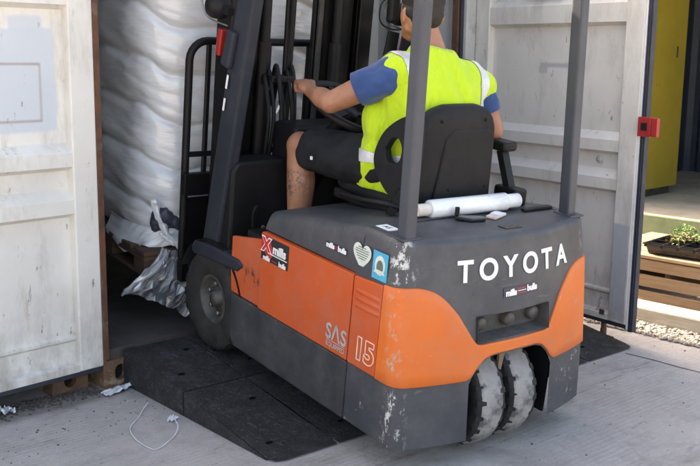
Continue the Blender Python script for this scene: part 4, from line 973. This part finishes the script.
sidetext('S\u039bS', .352, .392, .080, 'decal_grey', SX-.0010, bold=.0016, sx=.95); sidetext('EQUIPPED', .352, .346, .024, 'decal_grey', SX-.0010, bold=.0004)
side_poly([(.405, .360), (.300, .360), (.300, .363), (.405, .363)], 'decal_grey', SX-.0006, .0003)
put_text('lettering', '15', .108, (-.5008, .192, .388), (0, -1, .0), (0, 0, 1), 'decal_outline', fk, outline=.0024, bold=.005)
# paper tag by the left pillar
MB().box((-.425, .215, TOPZ-.004), (-.375, .283, TOPZ+.0012)).build('paper_tag', 'white', fk)
put_text('lettering', 'A5', .03, (-.40, .25, TOPZ+.0015), (0, -1, 0), (1, 0, 0), 'decal_dark', fk)

# ------------------------------------------------------------------ things lying on the truck
ro = thing('film_roll', 'white roll of stretch film on a card core, lying on the forklift hood', 'film roll', FK, (.02, .30, TOPZ-.01))
def axp(t, dz=0): return Vector((lerp(-.205, .262, t), lerp(.315, .268, t), lerp(.795, .806, t)+.036+dz))
MB().tube([axp(.10), axp(.105), axp(.86), axp(.865)], [.0285, .034, .034, .0285], 24).build('film', 'film_roll', ro)
MB().tube([axp(-.02), axp(.0), axp(.099)], [.022, .023, .023], 18).build('core', 'card', ro)
MB().tube([axp(.866), axp(1.0), axp(1.005)], [.027, .027, .024], 18).build('core', 'plastic_white', ro)
cl_ = thing('film_cutter', 'black plastic film cutter lying in front of the white roll', 'cutter', FK, (-.03, .22, TOPZ))
bevel_mod(MB().prism([(-.095, .232), (-.085, .252), (-.02, .225), (.015, .20), (.005, .178), (-.06, .185)], .014, (0, 0, TOPZ+.001), (1, 0, 0), (0, 1, 0)).build('handle', 'decal_black', cl_), .004)
bevel_mod(MB().prism([(-.098, .236), (-.085, .252), (-.068, .246), (-.08, .232)], .03, (0, 0, TOPZ+.016), (1, 0, 0), (0, 1, 0)).build('blade_guard', 'black', cl_), .003)
pc = thing('card_packet', 'small flat pinkish card packet by the end of the white roll', 'packet', FK @ Matrix.Translation((.095, .215, TOPZ+.001)) @ Matrix.Rotation(.35, 4, 'Z'))
bevel_mod(MB().box((-.05, -.02, 0), (.05, .02, .010)).build('wrapper', 'pink_card', pc), .003)
MB().box((-.012, -.0205, .0105), (.035, .0205, .0115)).build('cover_strip', 'white', pc)
# ================================================================== LOAD ON THE FORKS
ld = thing('wrapped_load', 'tall stack of sacks in white stretch film on the forks inside the container', 'load', FK, (0, 2.1, .318))
def load_pt(u, v):
    """u round the stack, v from the bottom up"""
    t = 2*math.pi*u; c, s_ = math.cos(t), math.sin(t); ex = 2/4.4
    z = lerp(.30, 1.78, v); rx, ry = .545, .395
    x = rx*math.copysign(abs(c)**ex, c); y = ry*math.copysign(abs(s_)**ex, s_)
    n = Vector((c*ry, s_*rx, 0)).normalized(); p = Vector((x, y, 0))
    zz = z+.24*(x*.9-y*.55)+.03*math.sin(5*t)+.04*fbm((t, z, 0), .8, 2)
    f2 = (zz/.215) % 1.0; bul = .024*(1-abs(2*f2-1)**5)
    g = x*.9-y*.7            # folds climb a little from one side to the other
    e = bul+.018*fbm((x*1.4, y*1.4, z*1.6), 1.5, 1)
    e += .013*(abs(noise.noise(Vector((g*1.6, 0, z*4.2+g*1.2))))-.2)+.008*abs(noise.noise(Vector((g*2.6, 2, z*13+g*3))))+.003*noise.noise(Vector((g*5, 5, z*30+g*10)))
    if v < .10: e -= .05*(1-v/.10)**1.6
    return Vector((.02*math.sin(z*2.2), 2.10, z))+p+n*e
MB().grid(lambda u, v: load_pt(u, v), 260, 230).add([load_pt(k/60, 1) for k in range(60)], [list(range(60))]).build('film_wrap', 'film', ld)
# film skirt that hangs over the pallet's near corner
def n1(*p): return noise.noise(Vector(p))
def skirt(u, v):
    t = lerp(.50, .735, u); p = load_pt(t, .07); n = Vector((p.x, p.y-2.1, 0)).normalized()
    dz = (.10+.05*n1(u*4, 0, 0)+.02*math.sin(u*7))*v
    return p+n*(.008+.02*v+.026*v*n1(u*7+v*1.5, v*.8, 2)+.006*n1(u*22+v*6, v*2, 5))-Vector((0, 0, dz))
MB().grid(skirt, 90, 16).build('film_skirt', 'film', ld)
organic('exposed_sack', [('ell', (-.455, 1.760, .445), (.050, .05, .070), (10, 25, 0)), ('ell', (-.40, 1.750, .42), (.045, .045, .045), (0, -15, 0)), ('ell', (-.43, 1.75, .375), (.035, .04, .05), None)], .008, 'sack', ld, 3,
        disp=lambda c, n: n*(.014*fbm((c.x, c.y, c.z*.6), 20, 2)))
def flap(u, v):
    P_ = [Vector((-.535, 1.70, .555)), Vector((-.515, 1.685, .47)), Vector((-.475, 1.672, .39)), Vector((-.40, 1.655, .315))]
    k = u*2.999; i = int(k); p = P_[i].lerp(P_[i+1], k-i)
    return p+Vector((.030*(v-.3)*(1+.5*n1(u*4, 0, 0)), -.016*math.sin(v*3.1)-.008*n1(u*9, v*2, 0), .012*v+.01*n1(u*8, v, 2)))
MB().grid(flap, 50, 10).build('torn_film_edge', 'film', ld)
# the loose sheet hanging to the floor
def tail(u, v):
    A, B, C_, D = Vector((-.50, 1.655, .335)), Vector((-.285, 1.645, .27)), Vector((-.335, 1.625, -.030)), Vector((-.720, 1.66, .160))
    p = (A*(1-u)+B*u)*(1-v)+(D*(1-u)+C_*u)*v
    w = min(1, v*5); f1 = n1(u*3.2+v*.5, v*1.1, 0); f3 = abs(n1(u*1.5, v*4.5+u*1.2, 8)); edge = .016*n1(u*9, v*9, 3)
    return p+Vector((edge*w, -.05*f1*w-.06*f3*w-.03*math.sin(math.pi*v), .02*math.sin(math.pi*u)*v+edge*w*.7))
# film creases: long thin flat facets with sharp edges between them
TU, TV = 30, 9; tv = []
for i in range(TU+1):
    for j in range(TV+1):
        u, v = i/TU, j/TV; rim = i in (0, TU) or j in (0, TV)
        tv.append(tail(min(1, max(0, u+(0 if i in (0, TU) else random.uniform(-.4, .4)/TU))), min(1, max(0, v+(0 if j in (0, TV) else random.uniform(-.45, .45)/TV))))+Vector((0, random.uniform(-.009, .009), random.uniform(-.004, .004) if rim else 0)))
tf = []
for i in range(TU):
    for j in range(TV):
        a_, b_, c_, d_ = i*(TV+1)+j, (i+1)*(TV+1)+j, (i+1)*(TV+1)+j+1, i*(TV+1)+j+1
        tf += [(a_, b_, c_), (a_, c_, d_)] if random.random() < .5 else [(a_, b_, d_), (b_, c_, d_)]
ts_ = MB().add(tv, tf).build('loose_film_sheet', 'loose_film', ld)
uvl = ts_.data.uv_layers.new(name='UVMap')
for lp in ts_.data.loops: vi = lp.vertex_index; uvl.data[lp.index].uv = ((vi//(TV+1))/TU, (vi % (TV+1))/TV)
rope = smooth_path([(-.50, 1.68, .40), (-.44, 1.655, .345), (-.37, 1.645, .30), (-.30, 1.64, .265)], 8)
MB().tube([p+Vector((0, .003*math.sin(i*1.7), .004*math.sin(i*2.3))) for i, p in enumerate(rope)], [.006+.003*math.sin(i*1.9) for i in range(len(rope))], 8).build('twisted_film', 'plastic_white', ld)
pal = thing('wooden_pallet', 'dark wooden pallet under the wrapped stack', 'pallet', FK, (0, 2.06, .19))
for k in range(6): x0 = -.575+k*.232*.87; bevel_mod(MB().box((-.58, 1.67+k*.138, .296), (.58, 1.67+k*.138+.098, .317)).build('deck_board', 'dark_timber', pal), .003, 1)
for x in (-.53, 0, .53):
    MB().box((x-.05, 1.67, .275), (x+.05, 2.458, .295)).build('stringer', 'dark_timber', pal)
    for y in (1.67, 2.0, 2.358): MB().box((x-.05, y, .215), (x+.05, y+.1, .274)).build('block', 'dark_timber', pal)
    bevel_mod(MB().box((x-.05, 1.67, .200), (x+.05, 2.458, .214)).build('bottom_board', 'dark_timber', pal), .003, 1)

# ================================================================== DRIVER
pe = thing('person', 'driver in a yellow hi-vis vest and blue shirt, one hand on the steering wheel', 'person', FK, (.03, .62, .845))
HL = Vector((-.19, 1.105, 1.150))
skin = []
# head turned a little to the left, neck, arms, legs
HC = Vector((.022, .655, 1.500)); hq = Matrix.Rotation(R(-16), 3, 'Z') @ Matrix.Rotation(R(-6), 3, 'X')
def hp(x, y, z): return HC+hq @ Vector((x, y, z))
skin += [('ell', hp(0, 0, .012), (.074, .094, .108), (-6, 0, -16)), ('ell', hp(0, .055, -.062), (.050, .050, .052), (0, 0, -16)), ('ell', hp(0, .045, -.015), (.061, .060, .075), (-6, 0, -16)), ('cap', hp(-.045, .01, -.055), .022, hp(-.022, .075, -.082), .020), ('cap', hp(.045, .01, -.055), .022, hp(.022, .075, -.082), .020),
         ('cap', (.035, .585, 1.34), .060, (.028, .640, 1.445), .052), ('cap', hp(0, .098, .01), .008, hp(0, .116, -.022), .014), ('ell', hp(0, .088, .022), (.044, .022, .012), None),
         ('ell', hp(0, .098, -.058), (.024, .012, .010), None), ('ell', hp(-.077, -.008, -.018), (.009, .019, .032), (14, 0, -32)), ('ell', hp(.077, -.008, -.018), (.009, .019, .032), (14, 0, 14))]
sl_, el_, wl_ = (-.165, .595, 1.265), (-.285, .770, 1.143), (-.200, 1.005, 1.142)
skin += [('cap', sl_, .056, el_, .042), ('cap', el_, .041, (-.258, .865, 1.146), .041), ('cap', (-.258, .865, 1.146), .041, wl_, .026)]
sr_, er_, wr_ = (.262, .555, 1.235), (.328, .505, 1.065), (.325, .66, 1.055)
skin += [('cap', sr_, .058, er_, .045), ('cap', er_, .044, wr_, .029)]
kn, an = (-.205, 1.055, .915), (-.20, 1.035, .50)
skin += [('cap', (-.085, .58, .905), .085, kn, .058), ('ell', kn, (.056, .058, .060), None), ('cap', kn, .055, (-.203, 1.035, .77), .060), ('cap', (-.203, 1.035, .77), .060, an, .038)]
kn2, an2 = (.19, 1.06, .91), (.18, 1.10, .50)
skin += [('cap', (.13, .58, .905), .085, kn2, .058), ('cap', kn2, .055, (.187, 1.075, .76), .060), ('cap', (.187, 1.075, .76), .060, an2, .038)]
skin += [('loft', [((.04, .545, .86), .14, .09), ((.04, .55, 1.05), .145, .095), ((.045, .575, 1.2), .165, .10), ((.045, .59, 1.30), .12, .07)])]
# left hand closed on the rim: palm, four fingers and a thumb
skin += [('ell', (-.190, 1.058, 1.156), (.040, .044, .022), (12, 0, -25)), ('cap', wl_, .027, (-.192, 1.045, 1.15), .026)]
tg = Vector((.76, -.55, .12)).normalized()*.0195; fw = Vector((.25, .93, .28)).normalized()
for k, L in ((-1.5, .92), (-.5, 1.0), (.5, .97), (1.5, .80)):
    K = Vector((-.182, 1.078, 1.170))+tg*k; M1 = K+fw*.036*L+Vector((0, 0, -.006)); M2 = M1+fw*.008+Vector((0, 0, -.028*L)); T = M2-fw*.02*L+Vector((0, 0, -.010))
    skin += [('cap', K, .0105, M1, .0098), ('cap', M1, .0098, M2, .009), ('cap', M2, .009, T, .008)]
skin += [('cap', (-.158, 1.045, 1.145), .013, (-.134, 1.060, 1.130), .011), ('cap', (-.134, 1.060, 1.130), .011, (-.128, 1.090, 1.120), .009)]
# right hand resting on the armrest levers
skin += [('ell', (.325, .70, 1.062), (.038, .045, .018), None)]
for k in range(4): x = .300+k*.018; skin += [('cap', (x, .735, 1.064), .0095, (x, .77, 1.06), .009), ('cap', (x, .77, 1.06), .009, (x, .785, 1.042), .0085)]
skin += [('cap', (.30, .68, 1.06), .012, (.285, .72, 1.055), .010)]
body = organic('body', skin, .0055, ['skin'], pe, 3)
t = NT('skin_person')
col = t.mix(t.step(t.noise(14, 4, .6), .35, .7), (.37, .170, .100), (.28, .118, .070))
tat = t.math('MULTIPLY', t.box((-.30, .98, .845-.12-.845), (-.22, 1.10, .05), .0, 8, .01), t.step(t.noise(38, 3, .6, seed=4, dist=1.5), .52, .56))
tb = t.math('MULTIPLY', t.box((-.31, .36, -.125), (-.22, .46, -.02), .03, 9, .01), t.step(t.noise(55, 3, .6, (1, 1, .7), 4, 1.5), .50, .55))
col = t.mix(t.math('MULTIPLY', tb, .8), col, (.06, .05, .055))
MAT['skin_p'] = t.out(col, .5, 0, t.bump(t.noise(120, 3), .06, .005), Subsurface_Weight=.04, Subsurface_Scale=.006)
body.data.materials.clear(); body.data.materials.append(MAT['skin_p'])
organic('hair', [('ell', hp(0, -.010, .046), (.0785, .098, .088), (-16, 0, -16)), ('ell', hp(0, -.044, -.002), (.069, .056, .070), (0, 0, -16)), ('cap', hp(-.060, -.03, -.005), .020, hp(-.068, .008, .012), .012), ('cap', hp(.060, -.03, -.005), .020, hp(.068, .008, .012), .012)], .006, 'hair', pe, 2, disp=lambda c, n: n*.004*fbm(c, 30, 3))
def folds(amp, s): return lambda c, n: n*amp*fbm((c.x, c.y, c.z*.7), s, 5)
def hem(o, p, d, rad=.16):
    """cut a sleeve or trouser leg off square at p"""
    off = Vector(pe['_off']); p = Vector(p)-off; d = Vector(d).normalized(); bm = bmesh.new(); bm.from_mesh(o.data)
    gm = [f for f in bm.faces if (f.calc_center_median()-p).length < rad]; ed = list({e for f in gm for e in f.edges}); vv = list({v for f in gm for v in f.verts})
    bmesh.ops.bisect_plane(bm, geom=gm+ed+vv, plane_co=p, plane_no=d, clear_outer=True); bm.to_mesh(o.data); bm.free()
    m = o.modifiers.new('cloth', 'SOLIDIFY') if 'cloth' not in o.modifiers else o.modifiers['cloth']; m.thickness = .004; m.offset = -1
hl_ = Vector(sl_).lerp(Vector(el_), .50); hr_ = Vector(sr_).lerp(Vector(er_), .60)
s1 = organic('shirt_sleeve', [('cap', sl_, .069, Vector(sl_).lerp(Vector(el_), .9), .064)], .007, 'shirt', pe, 3, lambda c, n: n*(.010*n1(c.x*16, c.y*10+c.z*14, c.z*8)+.006*n1(c.x*30, c.y*24, c.z*30))); hem(s1, hl_, Vector(el_)-Vector(sl_), 2)
s2 = organic('shirt_sleeve', [('cap', sr_, .066, Vector(sr_).lerp(Vector(er_), .9), .058)], .007, 'shirt', pe, 3, folds(.008, 9)); hem(s2, hr_, Vector(er_)-Vector(sr_), 2)
ve = organic('vest', [('loft', [((.030, .575, .815), .190, .150), ((.030, .575, .92), .196, .158), ((.035, .572, 1.05), .200, .152), ((.045, .572, 1.16), .214, .140), ((.048, .58, 1.235), .220, .122), ((.046, .586, 1.288), .190, .100), ((.042, .590, 1.335), .125, .084), ((.038, .592, 1.372), .078, .074)]),
                  ('cap', (-.05, .588, 1.288), .062, (-.122, .592, 1.272), .078), ('cap', (.15, .575, 1.275), .072, (.250, .562, 1.235), .084), ('ell', (-.10, .655, .93), (.105, .095, .17), (8, 0, 0)), ('ell', (-.09, .64, 1.08), (.11, .09, .12), None)], .0075, 'vest', pe, 4,
             lambda c, n: n*(.008+.014*noise.noise(Vector((c.x*7, c.y*6, c.z*3.5+2)))+.008*noise.noise(Vector((c.x*14, c.y*12, c.z*7)))+.013*noise.noise(Vector((c.x*20+c.z*5, c.y*15, c.z*2.5)))))
hem(ve, (.03, .575, .835), (0, 0, -1), .4)
# reflective tape over the shoulders and round the waist, as strips that follow the cloth
from mathutils.bvhtree import BVHTree
bmv = bmesh.new(); bmv.from_mesh(ve.data); bvh = BVHTree.FromBMesh(bmv); OFFP = Vector(pe['_off'])
def on_cloth(p, n_out=.003):
    l, n, i, d = bvh.find_nearest(Vector(p)-OFFP); return l+n*n_out+OFFP
def tape(path, w, side):
    mb = MB(); P_ = smooth_path(path, 8); side = Vector(side)
    mb.grid(lambda u, v: on_cloth(P_[min(len(P_)-1, int(round(u*(len(P_)-1))))]+side*w*(v-.5)), len(P_)-1, 6); return mb.build('reflective_tape', 'reflective', pe)
tape([(-.15, .76, 1.0), (-.15, .75, 1.08), (-.148, .73, 1.16), (-.142, .68, 1.27), (-.135, .63, 1.37), (-.13, .55, 1.37), (-.135, .48, 1.30), (-.14, .42, 1.18), (-.14, .40, 1.05), (-.14, .40, .95)], .058, (1, 0, 0))
tape([(.235, .70, 1.22), (.225, .62, 1.35), (.225, .54, 1.35), (.235, .46, 1.27), (.225, .41, 1.15), (.215, .40, 1.0)], .050, (1, 0, 0))
import math as _m
tape([(.03+.27*_m.cos(a_), .575+.27*_m.sin(a_), .965) for a_ in [R(100+k*20) for k in range(14)]], .052, (0, 0, 1))
bmv.free()
shs = organic('shorts', [('cap', (-.075, .57, .915), .108, (-.165, .82, .920), .098), ('cap', (-.165, .82, .920), .098, (-.197, .985, .918), .084), ('cap', (.12, .57, .915), .108, (.165, .82, .918), .098), ('cap', (.165, .82, .918), .098, (.184, .985, .915), .084),
                   ('ell', (.025, .56, .91), (.16, .125, .09), None)], .009, 'shorts', pe, 3, lambda c, n: n*(.010*n1(c.x*9, c.y*14, c.z*9)+.007*n1(c.x*20, c.y*30+c.z*12, c.z*18)))
hem(shs, (-.198, .985, .918), (-.05, 1, 0), .15); hem(shs, (.184, .985, .915), (0, 1, 0), .15)
MB().box((-.294, .85, .905), (-.290, .862, .918)).build('shorts_label', 'white', pe)
for a_ in (an, an2):
    organic('boot', [('cap', (a_[0], a_[1]+.0, .56), .052, (a_[0], a_[1]-.01, .47), .054), ('ell', (a_[0], a_[1]+.07, .455), (.048, .125, .042), None)], .008, 'boot', pe, 3)
for o in bpy.data.objects:
    if '_off' in o: del o['_off']
bpy.data.scenes.remove(SCRATCH)
